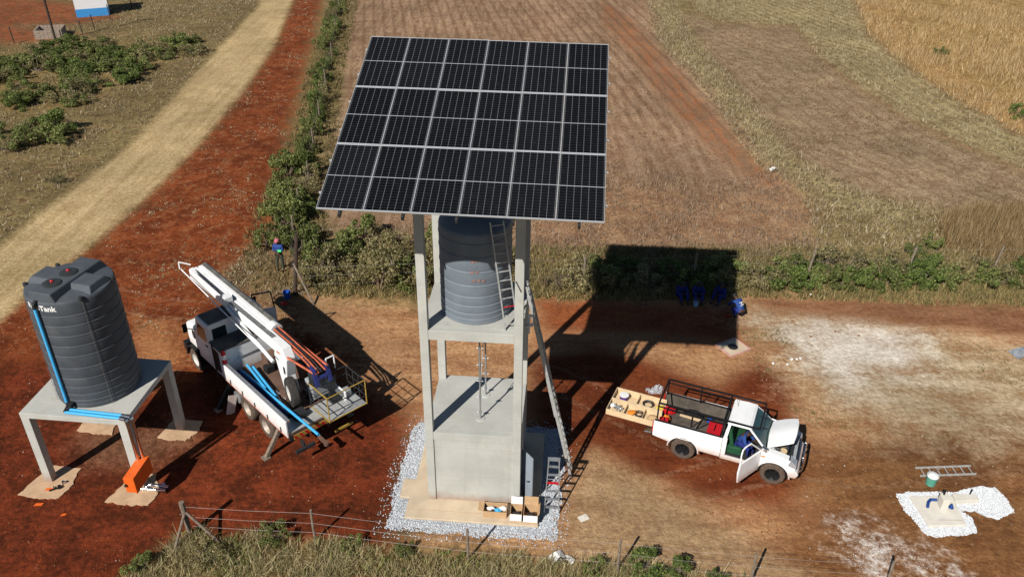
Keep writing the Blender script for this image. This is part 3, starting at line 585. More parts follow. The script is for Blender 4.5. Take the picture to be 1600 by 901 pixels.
for r_ in range(3):
    for dy in (-.55, .55):
        MB().bx(-3.38, 3.38, r_ * 2.23 - 2.23 + dy - .02, r_ * 2.23 - 2.23 + dy + .02, -.085, -.040).build('purlin', M['alu_dull'], array)
for xx in (-2.78, -1.30, -.05, 1.25, 2.75):
    MB().bx(xx - .03, xx + .03, -3.42, 3.36, -.20, -.088).build('rafter', M['dark_steel'], array)
for yy in (-1.6, 1.6): MB().bx(-3.0, 3.0, yy - .05, yy + .05, -.34, -.203).build('main_beam', M['dark_steel'], array)
stub = []
for a in (C / 2, S - C / 2):
    for b in (C / 2, S - C / 2):
        zt = panel_z(a, b); x, y = tloc(a, b)
        o = MB().bx(-.05, .05, -.05, .05, -.45, -.20).build('post_bracket', M['dark_steel'], array)
        o.matrix_parent_inverse = Matrix(); inv = (Matrix.Translation((PX, PY, PZ)) @ Matrix.Rotation(PW, 4, 'Z') @ Matrix.Rotation(TILT, 4, 'X')).inverted()
        o.matrix_basis = inv @ Matrix.Translation((x, y, zt))

# ---------------------------------------------------------------- tanks
def ribbed(z0, zsh, r, ribs, bulge=.02, hh=.032):
    p = [(r - .03, z0), (r, z0 + .02)]
    for z in sorted(ribs): p += [(r, z - hh), (r + bulge, z - hh * .45), (r + bulge, z + hh * .2), (r - .006, z + hh), (r, z + hh * 1.6)]
    p += [(r, zsh - .10), (r - .01, zsh - .03), (r - .04, zsh)]; return p
tt = thing('water_tank', 'ribbed grey plastic water tank on the tower platform under the panels', 'tank', (*tloc(1.5, 1.45), H2), TW)
MB().lathe(ribbed(0, 2.95, 1.06, [.18, .36, .62, .93, 1.31, 1.75, 2.23, 2.65], .014, .026), 56).build('tank_body', M['tank_pale'], tt, smooth=True)
MB().lathe([(1.02, 2.95), (.75, 3.14), (.34, 3.20), (.33, 3.28)], 40).build('tank_top', M['tank_pale'], tt, smooth=True)
MB().lathe([(.29, 3.281), (.29, 3.33), (.2, 3.36)], 24).build('lid', M['tank_lid'], tt, smooth=True)
s = MB()
for k, (hx, hz) in enumerate(((0, 0), (.10, .03), (-.02, -.34), (.12, -.33), (.02, -.62), (.16, -.60), (.30, -.62))):
    an = R(-88) + hx * .95; s.box((1.068 * math.cos(an), 1.068 * math.sin(an), 2.12 + hz), (.10, .012, .07), Matrix.Rotation(an + math.pi / 2, 3, 'Z'))
s.build('faded_print', mat('faded_orange_print', (.26, .15, .13), .7, var=.4, scale=14), tt)

QX, QY, QW = -15.75, 20.585, R(-5.083); QA, QB, QH = 3.54, 3.27, 3.0
stand = thing('tank_stand', 'four-legged grey concrete stand carrying the large dark tank', 'tank stand', (QX, QY, 0), QW)
MB().bx(0, QA, 0, QB, QH - .20, QH).build('slab', M['concrete'], stand, bevel=.012)
for a in (.003, QA - .283):
    for b in (.003, QB - .283): MB().bx(a, a + .28, b, b + .28, .03, QH - .2).build('leg', M['concrete'], stand, bevel=.012)
for pl in ([(-.52, -.66), (.28, -.78), (.92, -.66), (1.02, -.1), (.86, .72), (-.18, .78)], [(2.5, -.66), (3.3, -.72), (3.96, -.68), (4.08, -.12), (3.55, .74), (2.8, .66)], [(-.36, 2.58), (.4, 2.5), (1.06, 2.5), (.86, 3.2), (.4, 3.7), (-.3, 3.6)], [(2.76, 2.52), (3.3, 2.46), (3.84, 2.5), (4.1, 3.0), (4.0, 3.6), (2.9, 3.6)]):
    rj = []
    for i in range(len(pl)):
        p, q = pl[i], pl[(i + 1) % len(pl)]
        for k in range(7): u = k / 7; rj.append((p[0] + (q[0] - p[0]) * u + random.uniform(-.035, .035), p[1] + (q[1] - p[1]) * u + random.uniform(-.035, .035)))
    MB().prism(rj, -.02, .035, 'xy').build('footing', M['concrete_pink'], stand)
CX, CY, TR = 1.8, 1.75, 1.3
big = thing('water_tank', 'large dark grey ribbed water tank on the four-legged stand', 'tank', (0, 0, 0), QW)
c_, s_ = math.cos(QW), math.sin(QW)
def qloc(a, b): return (QX + a * c_ - b * s_, QY + a * s_ + b * c_)
big.location = (*qloc(CX, CY), QH)
RB = [.14, .30, .53, .82, 1.15, 1.56, 2.01, 2.38, 2.76, 3.12, 3.48]
MB().lathe(ribbed(0, 3.98, TR, RB, .012, .022), 72).build('tank_body', M['tank'], big, smooth=True)
top = MB().lathe([(1.262, 3.981), (1.0, 4.03), (.3, 4.06), (.05, 4.065)], 64).build('tank_top', M['tank'], big, smooth=True)
def ridge(ang, w, r0, r1, zt, zb, tp=.82):
    p = Matrix.Rotation(ang, 3, 'Z'); vs = []
    for z, ww, a, b in ((zb, w, r0, r1), (zt, w * tp, r0, r1 - .12)):
        for x, y in ((a, -ww / 2), (b, -ww / 2), (b, ww / 2), (a, ww / 2)):
            vs.append(p @ Vector((x, y, z)))
    return vs
FQ = [(0, 3, 2, 1), (4, 5, 6, 7), (0, 1, 5, 4), (1, 2, 6, 5), (2, 3, 7, 6), (3, 0, 4, 7)]
rot0 = R(80)
b = MB(); b.add(ridge(rot0, 1.0, -1.19, 1.19, 4.25, 3.96, .74), FQ); b.build('roof_ridge', M['tank'], big, bevel=.03)
for k in (-1, 1): MB().add(ridge(rot0 + k * math.pi / 2, 1.02, .30, 1.19, 4.19, 3.955, .66), FQ).build('roof_ridge', M['tank'], big, bevel=.03)
for rr in (-.60, .10):
    x, y = rr * math.cos(rot0), rr * math.sin(rot0)
    l = MB().lathe([(.27, 4.252), (.27, 4.275), (.22, 4.295), (.10, 4.30)], 24, (x - .03, y, 0)).build('lid', M['tank_lid'], big, smooth=True)
    MB().lathe([(.035, 4.30), (.04, 4.34), (.02, 4.37)], 10, (x - .03, y, 0)).box((x - .03, y, 4.33), (.11, .025, .025)).build('knob', M['red'], l, smooth=True)
for an in (-46, 15, 135, 195):
    x, y = 1.28 * math.cos(R(an)), 1.28 * math.sin(R(an)); MB().lathe([(.07, 3.93), (.07, 4.04), (.04, 4.06)], 10, (x, y, 0)).build('overflow_cap', M['tank_lid'], big, smooth=True)
cu = bpy.data.curves.new('lettering', 'FONT'); cu.body = 'RotoTank'; cu.size = .25; cu.offset = .008; cu.align_x = 'CENTER'; cu.resolution_u = 3
to = bpy.data.objects.new('lettering_source', cu); col.objects.link(to); bpy.context.view_layer.update()
tme = bpy.data.meshes.new_from_object(to.evaluated_get(bpy.context.evaluated_depsgraph_get())); bpy.data.objects.remove(to); tme.name = 'lettering'
bm = bmesh.new(); bm.from_mesh(tme); bmesh.ops.triangulate(bm, faces=bm.faces); bmesh.ops.subdivide_edges(bm, edges=[e for e in bm.edges if e.calc_length() > .06], cuts=1)
for v in bm.verts:
    an = R(-101.5) + v.co.x / TR; v.co = Vector(((TR + .006) * math.cos(an), (TR + .006) * math.sin(an), 3.70 + v.co.y))
bm.to_mesh(tme); bm.free(); tme.materials.clear(); tme.materials.append(M['paper'])
lo = link_mesh('lettering', tme, big); lo['label'] = 'white RotoTank lettering'
for an in (-46, -135, 15):
    MB().path([((TR + .02) * math.cos(R(an)), (TR + .02) * math.sin(R(an)), 3.95), ((TR + .045) * math.cos(R(an)), (TR + .045) * math.sin(R(an)), .0)], .006, 4).build('tie_wire', M['wire'], big)
pw = thing('pipework', 'bright blue plastic pipe down the dark tank with fittings and steel drops', 'pipe', (QX, QY, 0), QW)
an = R(-105); px_, py_ = CX + 1.375 * math.cos(an), CY + 1.375 * math.sin(an); ix, iy = CX + 1.29 * math.cos(an), CY + 1.29 * math.sin(an)
MB().tube((px_, py_, 3.22), (px_ - .02, py_, 6.78), .052, 12).build('riser_pipe', M['blue_pipe'], pw, smooth=True)
MB().path([(px_ - .02, py_, 6.78), (px_ - .02, py_, 6.90), (px_, (py_ + iy) / 2, 6.98), (ix, iy + .02, 6.96)], .06, 10).build('elbow', M['poly_black'], pw, smooth=True)
MB().path([(px_, py_, 3.24), (px_ + .02, py_ - .02, 3.10), (px_ + .06, .14, 3.075), (px_ + .10, .16, 3.075)], .062, 10).build('elbow', M['poly_black'], pw, smooth=True)
MB().path([(ix + .12, iy + .1, 3.14), (ix + .14, iy - .18, 3.14), (ix + .06, .22, 3.10)], .05, 10).lathe([(.09, 0), (.09, .06)], 12, (ix + .14, iy - .12, 3.20)).build('valve', M['poly_black'], pw, smooth=True)
for yy, x0 in ((.13, px_ + .06), (.27, px_ + .12)): MB().tube((x0, yy, 3.065), (3.40, yy - .10, 3.065), .052, 12).build('feed_pipe', M['blue_pipe'], pw, smooth=True)
for yy, xx in ((-.02, 3.615), (.10, 3.72)):
    zb = 1.39
    MB().path([(3.38, .03 if yy < 0 else .17, 3.065), (xx - .03, yy + .01, 3.06), (xx, yy, 2.99), (xx, yy, 2.90)], .066, 12).build('elbow', M['chrome'], pw, smooth=True)
    MB().tube((xx, yy, 2.90), (xx, yy, zb), .056, 14).build('drop_pipe', M['chrome'], pw, smooth=True)
cab = thing('control_box', 'bright orange steel box fixed to the front leg of the tank stand', 'box', (*qloc(3.548, -.90), .80), QW)
MB().bx(0, .31, 0, 1.04, 0, .60).build('box_body', M['orange_box'], cab, bevel=.008)
MB().bx(.325, .365, -.02, 1.06, -.02, .63).build('box_door', M['orange_box'], cab, bevel=.006)
MB().tube((.05, -.03, .34), (.05, .0, .34), .03, 10).box((.05, -.05, .32), (.06, .03, .08)).build('padlock', M['dark_steel'], cab, smooth=True)
for k, (a, b, c2, d2) in enumerate(((-12.36, 20.27, -11.50, 20.22), (-12.16, 20.47, -11.46, 20.36), (-12.28, 20.36, -11.62, 20.50))):
    o = MB().tube((a, b, .06), (c2, d2, .06), .055, 12); o.lathe([(.07, -.02), (.07, .10)], 12, (a, b, .06), 'x'); o = o.build('pipe_offcut', M['chrome'], None, smooth=True)
    tag(o, ['shiny steel pipe offcut nearest the camera beside the orange box', 'shiny steel pipe offcut lying farthest from the camera beside the orange box', 'shiny steel pipe offcut between the other two by the orange box'][k], 'pipe', 'steel offcuts by the orange box')
for k, (x, y, sx, sy) in enumerate(((-15.46, 19.56, .26, .13), (-14.44, 19.13, .15, .10), (-15.42, 20.22, .24, .12))):
    o = MB().prism([(-sx / 2, -sy / 2), (sx / 2, -sy / 2 + .02), (sx / 2 + .03, sy / 2), (-sx / 2 + .04, sy / 2 - .01)], 0, .012, 'xy').build('orange_offcut', M['orange_box'], None, loc=(x, y, .006 if k < 2 else .04))
    tag(o, ['larger orange sheet offcut on the red earth at lower left', 'small orange sheet offcut on the red earth farther right', 'orange sheet offcut lying on the concrete footing'][k], 'offcut', 'orange sheet offcuts')
o = MB(); o.tube((-15.36, 20.12, .075), (-15.02, 20.32, .075), .03, 8); o.box((-15.10, 20.30, .08), (.10, .16, .06), Matrix.Rotation(.6, 3, 'Z')); o.tube((-15.22, 20.20, .08), (-15.30, 20.32, .08), .018, 6)
tag(o.build('pipe_wrench', M['black'], None, smooth=True), 'black wrench lying on the left concrete footing', 'tool')
o = MB(); o.lathe([(.05, 0), (.05, .10)], 10, (-15.06, 20.50, .036)); o.tube((-15.06, 20.50, .09), (-14.98, 20.54, .09), .03, 8)
tag(o.build('pipe_fitting', M['chrome'], None, smooth=True), 'small shiny pipe fitting beside the left front leg', 'fitting')

# ---------------------------------------------------------------- ladders
def ladder(name, label, A, B, side, width, n, m, rail=(.07, .028), group=None, red=None, rungr=.016):
    A, B, side = Vector(A), Vector(B), Vector(side).normalized(); t_ = thing(name, label, 'ladder', A, 0, group); d_ = B - A
    nrm = side.cross(d_).normalized()
    for k in (-1, 1): MB().beam(side * (k * width / 2), d_ + side * (k * width / 2), rail[1], rail[0], nrm).build('rail', m, t_)
    for i in range(n):
        u = (i + .6) / n; p = d_ * u
        MB().tube(p - side * (width / 2), p + side * (width / 2), rungr, 6).build('rung', M['red'] if red == i else m, t_)
    return t_
tv = lambda a, b, z: Vector((*tloc(a, b), z))
ladder('ladder', 'aluminium ladder standing on the platform against the upper tank', tv(2.66, .30, H2 + .01), tv(2.20, .55, 10.15), (1, .35, 0), .38, 12, M['alu_dull'], red=2)
ladder('extension_ladder', 'long aluminium extension ladder leaning from the ground to the platform edge', tv(4.68, 1.75, 0.01), tv(3.10, 1.35, 7.45), (.12, 1, 0), .42, 26, M['alu_dull'], rail=(.09, .035))
e = ladder('extension_ladder', 'inner sliding section of the long ladder beside the tower', tv(4.06, 1.60, 2.7), tv(3.02, 1.335, 7.75), (.12, 1, 0), .34, 18, M['alu_dull'], rail=(.07, .028))
st = thing('step_ladder', 'short aluminium step ladder standing on the gravel beside the pump room', 'step ladder', (*tloc(4.08, .1), 0), TW)
for k in (-1, 1):
    MB().beam((k * .24, -.30, .0), (k * .17, .27, 1.80), .03, .06, (0, 1, 0)).build('front_rail', M['alu'], st)
    MB().beam((k * .22, .75, .0), (k * .16, .33, 1.78), .025, .04, (0, 1, 0)).build('rear_leg', M['alu'], st)
for i in range(6):
    u = (i + .8) / 6.6; hw = .24 + (.17 - .24) * u; o = MB().box((0, -.30 + .57 * u, 1.8 * u), (2 * hw, .09, .022)).build('step', M['red'] if i == 3 else M['alu'], st)
MB().box((0, .30, 1.81), (.40, .16, .025)).build('top_platform', M['alu'], st)
MB().tube((-.2, .6, .65), (.2, .6, .65), .012, 6).build('brace', M['alu'], st)
ll = ladder('ladder', 'weathered aluminium ladder lying on the earth at the right', (14.20, 21.52, .06), (16.20, 21.66, .06), (0, 1, 0), .40, 7, M['alu_dull'])

# ---------------------------------------------------------------- cardboard boxes on the apron
def carton(label, a, b, w, d, h, flaps, rz=0):
    t_ = thing('cardboard_box', label, 'box', (*tloc(a, b), .087), TW + rz, 'cardboard boxes by the pump room'); k = .012; m = M['cardboard']
    o = MB(); o.bx(-w / 2, w / 2, -d / 2, -d / 2 + k, 0, h); o.bx(-w / 2, w / 2, d / 2 - k, d / 2, 0, h); o.bx(-w / 2, -w / 2 + k, -d / 2 + k, d / 2 - k, 0, h); o.bx(w / 2 - k, w / 2, -d / 2 + k, d / 2 - k, 0, h); o.bx(-w / 2 + k, w / 2 - k, -d / 2 + k, d / 2 - k, 0, .01)
    o.build('carton', m, t_)
    for fx, mm in flaps:
        if fx == 'l': MB().beam((-w / 2 - .002, 0, h), (-w / 2 - .17, 0, h + .03), d * .96, .006).build('flap', mm, t_)
        if fx == 'b': MB().beam((0, d / 2 + .004, h), (0, d / 2 + .05, h + d * .6), w * .98, .006, (0, 1, 0)).build('flap', mm, t_)
        if fx == 'f': MB().beam((0, -d / 2 - .004, h), (0, -d / 2 - .12, h - .16), w * .98, .006).build('flap', mm, t_)
        if fx == 'r': MB().beam((w / 2 + .004, 0, h), (w / 2 + .06, 0, h + .12), d * .96, .006).build('flap', mm, t_)
    return t_
carton('widest cardboard box holding blue and white fittings, left of the three', 2.26, -.42, .76, .42, .26, [('l', M['cardboard'])])
carton('smallest cardboard box with a white flap, middle of the three', 2.95, -.52, .38, .46, .34, [('b', M['paper']), ('f', M['paper'])])
carton('cardboard box with a raised back flap, right of the three', 3.42, -.52, .46, .50, .34, [('b', M['cardboard']), ('f', M['paper']), ('r', M['cardboard'])])
def lump(name, label, cat, p, r, m, sq=(1, 1, .7), seed=0, parent=None):
    rr = random.Random(seed); bm = bmesh.new(); bmesh.ops.create_icosphere(bm, subdivisions=2, radius=r)
    for v in bm.verts: k = rr.uniform(.78, 1.15); v.co = Vector((v.co.x * sq[0] * k, v.co.y * sq[1] * k, v.co.z * sq[2] * k))
    me = bpy.data.meshes.new(name); bm.to_mesh(me); bm.free(); me.materials.append(m); o = link_mesh(name, me, parent, p)
    if parent is None: tag(o, label, cat)
    return o
for k, (a, b, r_, m, lb) in enumerate(((2.10, -.38, .10, 'paper', 'crumpled white bag in the left cardboard box'), (2.32, -.46, .10, 'blue_pipe', 'bright blue pipe fitting in the left cardboard box'), (2.50, -.36, .11, 'paper', 'white plastic fitting at the right end of the left cardboard box'), (2.20, -.50, .08, 'poly_black', 'black fitting at the front of the left cardboard box'), (2.95, -.55, .13, 'poly_black', 'dark tool in the middle cardboard box'), (3.45, -.56, .13, 'poly_black', 'dark fitting in the right cardboard box'))):
    lump('pipe_fitting', lb, 'fitting', (*tloc(a, b), .24), r_, M[m], (1.25, .8, .7), k)
lump('cloth_rag', 'small orange rag behind the right cardboard box', 'rag', (*tloc(3.22, -.18), .16), .11, M['orange_box'], seed=9)
# ---------------------------------------------------------------- wheels
def wheel(parent, x, y, r, w, side, tm, rm, hub=.55, spokes=0, name='wheel'):
    """axle along y, outer face towards side (+1 left, -1 right)"""
    t_ = MB().lathe([(r * hub, -w / 2), (r * .90, -w / 2), (r * .985, -w * .38), (r, -w * .25), (r, w * .25), (r * .985, w * .38), (r * .90, w / 2), (r * hub, w / 2), (r * hub, -w / 2)], 32, (0, 0, 0), 'y', False, False).build(name, tm, parent, smooth=True, loc=(x, y, r))
    o = side * w / 2
    rim = MB().lathe([(r * hub, o * .96), (r * hub * .90, o * .80), (r * hub * .5, o * .30), (r * .17, o * .32), (r * .15, o * .62), (.01, o * .64)], 24, (0, 0, 0), 'y', False, False)
    rim.lathe([(.01, -o * .5), (r * hub, -o * .5)], 20, (0, 0, 0), 'y', False, False); ro = rim.build('rim', rm, t_, smooth=True)
    if spokes:
        for k in range(spokes):
            a = 2 * math.pi * k / spokes; MB().beam((r * .08 * math.cos(a), o * .75, r * .08 * math.sin(a)), (r * hub * .95 * math.cos(a), o * .78, r * hub * .95 * math.sin(a)), .05, .03, (0, 1, 0)).build('spoke', rm, t_)
    else:
        b = MB()
        for k in range(8): a = 2 * math.pi * k / 8; b.tube((r * .34 * math.cos(a), o * .3, r * .34 * math.sin(a)), (r * .34 * math.cos(a), o * .42, r * .34 * math.sin(a)), .018, 6)
        tag(b.build('wheel_nuts', M['dark_steel'], t_), kind='stuff')
    return t_

# ---------------------------------------------------------------- crane truck
truck = thing('crane_truck', 'white flatbed truck with folded aerial boom, orange hoses and work basket', 'truck', (-8.46, 24.26, 0), R(133.9))
W = M['white_truck']
for y in (-.42, .42): MB().bx(-2.45, 5.3, y - .05, y + .05, .72, .98).build('chassis_rail', M['dark_steel'], truck)
for x in (4.88, .68, -.68): MB().tube((x, -.95, .5), (x, .95, .5), .07).build('axle', M['dark_steel'], truck)
for s in (1, -1):
    wheel(truck, 4.88, s * 1.0, .50, .30, s, M['tyre_dusty'], M['rim_white'])
    for x in (.68, -.68): wheel(truck, x, s * .92, .50, .46, s, M['tyre_dusty'], M['rim_dusty'], .58)
MB().bx(-2.48, 2.05, -1.16, 1.16, 1.18, 1.27).build('deck', M['deck'], truck)
MB().bx(-2.47, -1.78, -1.15, 1.15, 1.272, 1.30).build('rear_plate', M['alu_dull'], truck)
for s in (1, -1):
    d = MB().bx(-2.50, 2.05, s * 1.165, s * 1.225, 1.16, 1.86).build('drop_side', W, truck, bevel=.01)
    MB().bx(-2.46, 2.0, s * 1.03, s * 1.162, 1.74, 1.84).build('side_channel', M['alu'], d)
    MB().bx(-2.48, 2.03, s * 1.228, s * 1.234, 1.17, 1.20).build('edge_stripe', M['orange_tube'], d)
    for x in (-2.1, -1.2, -.3, .6, 1.5): MB().bx(x - .03, x + .03, s * 1.228, s * 1.25, 1.24, 1.42).build('latch', M['dark_steel'], d)
MB().bx(-2.5, -2.44, -1.16, 1.16, .98, 1.175).build('rear_beam', M['dark_steel'], truck)
cb = MB().bx(-2.53, -2.502, -1.0, 1.0, .98, 1.16).build('chevron_board', M['yellow'], truck)
for k in range(9):
    y = -.92 + k * .22; MB().add([(-2.534, y, .985), (-2.534, y + .10, .985), (-2.534, y + .20, 1.155), (-2.534, y + .10, 1.155)], [(0, 1, 2, 3)]).build('stripe', M['red'], cb)
MB().box((-2.75, .75, .62), (.10, .75, .12)).box((-2.6, .75, .72), (.25, .06, .25)).build('rear_step', M['dark_steel'], truck)
MB().box((-2.72, -.85, .62), (.06, .75, .08)).build('under_run_bar', M['yellow'], truck)
MB().box((-2.8, .1, .62), (.5, .10, .10)).lathe([(.10, .56), (.10, .68)], 10, (-3.05, .1, 0)).build('tow_hook', M['deck'], truck, smooth=True)
for (fx, s) in ((-1.62, 1), (-1.62, -1), (1.95, 1), (1.95, -1)):
    a = MB().beam((fx, s * .95, 1.12), (fx, s * 1.72, .04), .13, .13, (1, 0, 0)).build('outrigger', M['wood'] if fx < 0 else M['black'], truck)
    MB().box((fx, s * 1.74, .025), (.28, .26, .045)).build('foot_pad', M['wood'], a)
# locker behind the cab and the cab itself
MB().bx(2.12, 2.98, -1.17, 1.17, 1.10, 2.30).build('locker', W, truck, bevel=.02)
MB().bx(2.10, 2.99, -1.19, 1.19, 2.302, 2.36).build('locker_top', M['truck_roof'], truck, bevel=.01)
MB().bx(2.30, 2.78, 1.172, 1.18, 1.25, 2.20).build('locker_opening', M['poly_black'], truck)
MB().bx(2.10, 2.118, -.4, .55, 1.72, 1.80).build('vent_slot', M['steel'], truck)
MB().tube((2.62, 1.235, .9), (2.62, 1.235, 2.5), .035).build('exhaust_stack', M['dark_steel'], truck, smooth=True)
cabb = MB().prism([(3.0, 1.0), (4.32, 1.0), (4.32, 2.20), (4.02, 3.0), (3.0, 3.0)], -1.12, 1.12).build('cab', W, truck, bevel=.05)
MB().bx(3.04, 3.96, -1.04, 1.04, 3.002, 3.045).build('roof', M['truck_roof'], truck, bevel=.03)
MB().bx(2.985, 2.996, .42, .98, 2.15, 2.80).build('rear_window', M['glass'], cabb)
MB().bx(2.985, 2.996, -.98, -.42, 2.15, 2.80).build('rear_window', M['glass'], cabb)
MB().add([(4.335, -1.0, 2.22), (4.335, 1.0, 2.22), (4.055, 1.0, 2.93), (4.055, -1.0, 2.93)], [(0, 1, 2, 3)]).build('windscreen', M['glass'], cabb)
dl = MB().prism([(3.18, 1.12), (4.22, 1.12), (4.22, 2.2), (3.98, 2.86), (3.18, 2.86)], 1.121, 1.132).build('door', W, cabb)
MB().prism([(3.30, 2.12), (4.10, 2.12), (3.90, 2.76), (3.30, 2.76)], 1.133, 1.138).build('window', M['glass'], dl)
MB().bx(3.28, 3.45, 1.135, 1.16, 1.92, 1.97).build('handle', M['black'], dl)
dr = MB().bx(-1.02, 0, -.03, .03, 1.15, 2.10).build('door', W, cabb, loc=(4.25, -1.15, 0)); dr.rotation_euler = (0, 0, R(68)); dr['label'] = 'open far side cab door'
f = MB(); f.beam((-.98, 0, 2.1), (-.92, 0, 2.85), .05, .05, (0, 1, 0)); f.beam((-.92, 0, 2.85), (-.18, 0, 2.85), .05, .05); f.beam((-.18, 0, 2.85), (-.02, 0, 2.1), .05, .05, (0, 1, 0)); f.build('window_frame', M['black'], dr)
MB().prism([(4.30, 1.12), (5.30, 1.12), (5.36, 1.60), (5.32, 2.06), (5.18, 2.16), (4.30, 2.24)], -1.06, 1.06).build('bonnet', W, truck, bevel=.06)
for s in (1, -1):
    MB().lathe([(.02, 0), (.16, 0)], 16, (0, 0, 0), 'y', False, False).build('side_vent', M['poly_black'], truck, loc=(4.72, s * 1.066, 1.78)).scale = (.85, 1, 1.35)
    ar = [(4.88 + .66 * math.cos(a), .5 + .66 * math.sin(a)) for a in np.linspace(0, math.pi, 15)] + [(4.88 + .60 * math.cos(a), .5 + .60 * math.sin(a)) for a in np.linspace(math.pi, 0, 15)]
    MB().prism(ar, s * .80, s * 1.20).build('fender', M['black'], truck)
    mm = MB().tube((4.15, s * 1.1, 2.3), (4.35, s * 1.42, 2.4), .018); mm.build('mirror_arm', M['black'], truck)
    MB().box((4.36, s * 1.46, 2.42), (.05, .18, .38)).build('mirror', M['black'], truck, bevel=.015)
    MB().lathe([(.02, 5.37), (.12, 5.37), (.12, 5.33)], 14, (0, s * .78, 1.42), 'x').build('headlamp', M['lamp_glass'], truck, smooth=True)
MB().bx(5.36, 5.375, -.5, .5, 1.25, 1.75).build('grille', M['poly_black'], truck)
MB().bx(5.42, 5.70, -1.2, 1.2, .66, 1.06).build('bumper', M['black'], truck, bevel=.04)
MB().lathe([(.26, 0), (.26, .9)], 18, (2.9, .75, .55), 'y').build('fuel_tank', M['steel'], truck, smooth=True, loc=(-1.4, -.55, 0))
# aerial boom: turret, column, white lower boom over the cab, upper boom folded back beside it
MB().lathe([(.42, 1.272), (.42, 1.36), (.34, 1.40)], 24, (-.5, -.12, 0)).build('turret', M['deck'], truck, smooth=True)
MB().prism([(-.78, 1.40), (-.28, 1.40), (-.10, 2.0), (.10, 2.75), (-.05, 3.25), (-.55, 3.30), (-.78, 2.9), (-.62, 2.1)], -.36, .02).build('column', W, truck, bevel=.03)
MB().box((-.52, .026, 2.35), (.12, .01, .30)).build('column_slot', M['poly_black'], truck)
boom = MB().beam((-.5, -.16, 3.12), (6.45, -.08, 3.42), .36, .40).build('lower_boom', W, truck, bevel=.03)
MB().beam((5.9, -.08, 3.42), (6.62, -.08, 3.46), .30, .34, taper=.55).build('boom_nose', W, boom, bevel=.03)
MB().beam((3.2, .02, 3.55), (3.55, .02, 3.56), .30, .34).build('bracket', W, boom)
MB().tube((.1, .10, 2.45), (3.2, .12, 3.30), .075, 12).build('lift_cylinder', W, truck, smooth=True)
MB().path([(6.70, .30, 3.60), (-.3, .40, 2.98)], .024, 8).path([(6.70, .34, 3.62), (6.72, .32, 3.92), (6.5, -.05, 3.75)], .03, 8).build('levelling_rod', W, truck, smooth=True)
ub = MB().beam((6.35, -.405, 3.50), (.75, -.475, 3.29), .28, .36).build('upper_boom', M['white_truck'], truck, bevel=.03)
MB().beam((6.30, -.50, 3.715), (.9, -.57, 3.505), .16, .06).build('boom_cover', mat('dirty_grey_cover', (.14, .135, .12), .8, var=.4, scale=5), ub)
MB().path([(6.2, -.58, 3.74), (.9, -.65, 3.53)], .022, 6).build('boom_rail', M['dark_steel'], ub)
MB().tube((.95, -.46, 3.31), (.62, -.47, 3.30), .25, 20).build('boom_collar', W, truck, smooth=True)
MB().tube((.75, -.46, 3.31), (-.4, -.53, 3.15), .12, 12).build('inner_boom', M['dark_steel'], truck, smooth=True)
for k, (dy, dz, r_) in enumerate(((.16, .02, .034), (.08, .08, .034), (.0, .12, .03), (-.10, .10, .03), (-.18, .0, .028), (.13, -.06, .03))):
    MB().path([(.70, -.46 + dy, 3.31 + dz), (-.8, -.54 + dy * .9, 3.08 + dz), (-1.5, -.58 + dy * 1.2, 2.98 + dz * .7), (-2.05, -.62 + dy * 1.5, 2.82)], r_, 7).build('hose', M['orange_tube'] if k in (0, 1, 3, 5) else M['poly_black'], truck, smooth=True)
MB().tube((.72, -.80, 3.05), (-2.05, -.86, 2.98), .042, 10).build('boom_tube', M['orange_tube'], truck, smooth=True)
MB().tube((-.2, .02, 3.02), (-2.0, -.32, 2.86), .042, 10).build('boom_tube', M['orange_tube'], truck, smooth=True)
for y in (-.88, -.36): MB().beam((-1.95, y, 2.95), (-2.12, y, 2.35), .10, .14, (0, 1, 0)).beam((-1.75, y, 2.97), (-2.05, y, 2.88), .09, .09).build('end_bracket', M['blue_bracket'], truck)
MB().bx(-2.1, -2.0, -.86, -.38, 2.55, 2.65).build('cross_bar', M['blue_bracket'], truck)
MB().path([(-1.72, -1.02, 2.45), (-1.70, -1.02, 2.98), (-1.70, -1.34, 2.98), (-1.72, -1.34, 2.45)], .028, 8).build('grab_frame', W, truck)
MB().box((-1.62, -.62, 2.35), (.3, .5, .5)).build('valve_block', M['dark_steel'], truck, bevel=.02)
MB().box((-1.35, -.75, 1.75), (.5, .7, .75)).build('hydraulic_tank', M['poly_grey'], truck, bevel=.04)
for k, (x, y, dx, dy, h) in enumerate(((1.5, -.55, .5, .7, .5), (.75, -.75, .6, .5, .35), (1.2, -.2, .3, .35, .25), (.35, .35, .5, .12, .12), (-1.9, .4, .4, .5, .22), (-2.1, -.9, .5, .4, .35), (.1, -.95, .4, .3, .6))):
    MB().bx(x - dx / 2, x + dx / 2, y - dy / 2, y + dy / 2, 1.305 if x < -1.7 else 1.275, 1.305 + h).build('deck_box', [M['deck'], M['dark_steel'], M['poly_black']][k % 3], truck, bevel=.02)
for k in range(6):
    a = Vector((random.uniform(-1.6, 1.5), random.uniform(-.9, .3), 1.32)); MB().path([a, a + Vector((random.uniform(-.7, .7), random.uniform(-.3, .3), .04)), a + Vector((random.uniform(-1, 1), random.uniform(-.4, .4), .0))], .022, 6).build('deck_hose', M['poly_black'] if k % 2 else M['steel'], truck, smooth=True)
for k in range(3): MB().path([(6.2 - .2 * k, -.08 + .05 * k, 3.64), (3.0, -.10 + .06 * k, 3.50), (.2, -.18 + .06 * k, 3.38)], .014, 5).build('hydraulic_line', M['poly_black'], boom, smooth=True)
MB().box((4.6, .074, 3.34), (.9, .008, .12)).build('boom_decal', M['blue_navy'], boom) if False else None
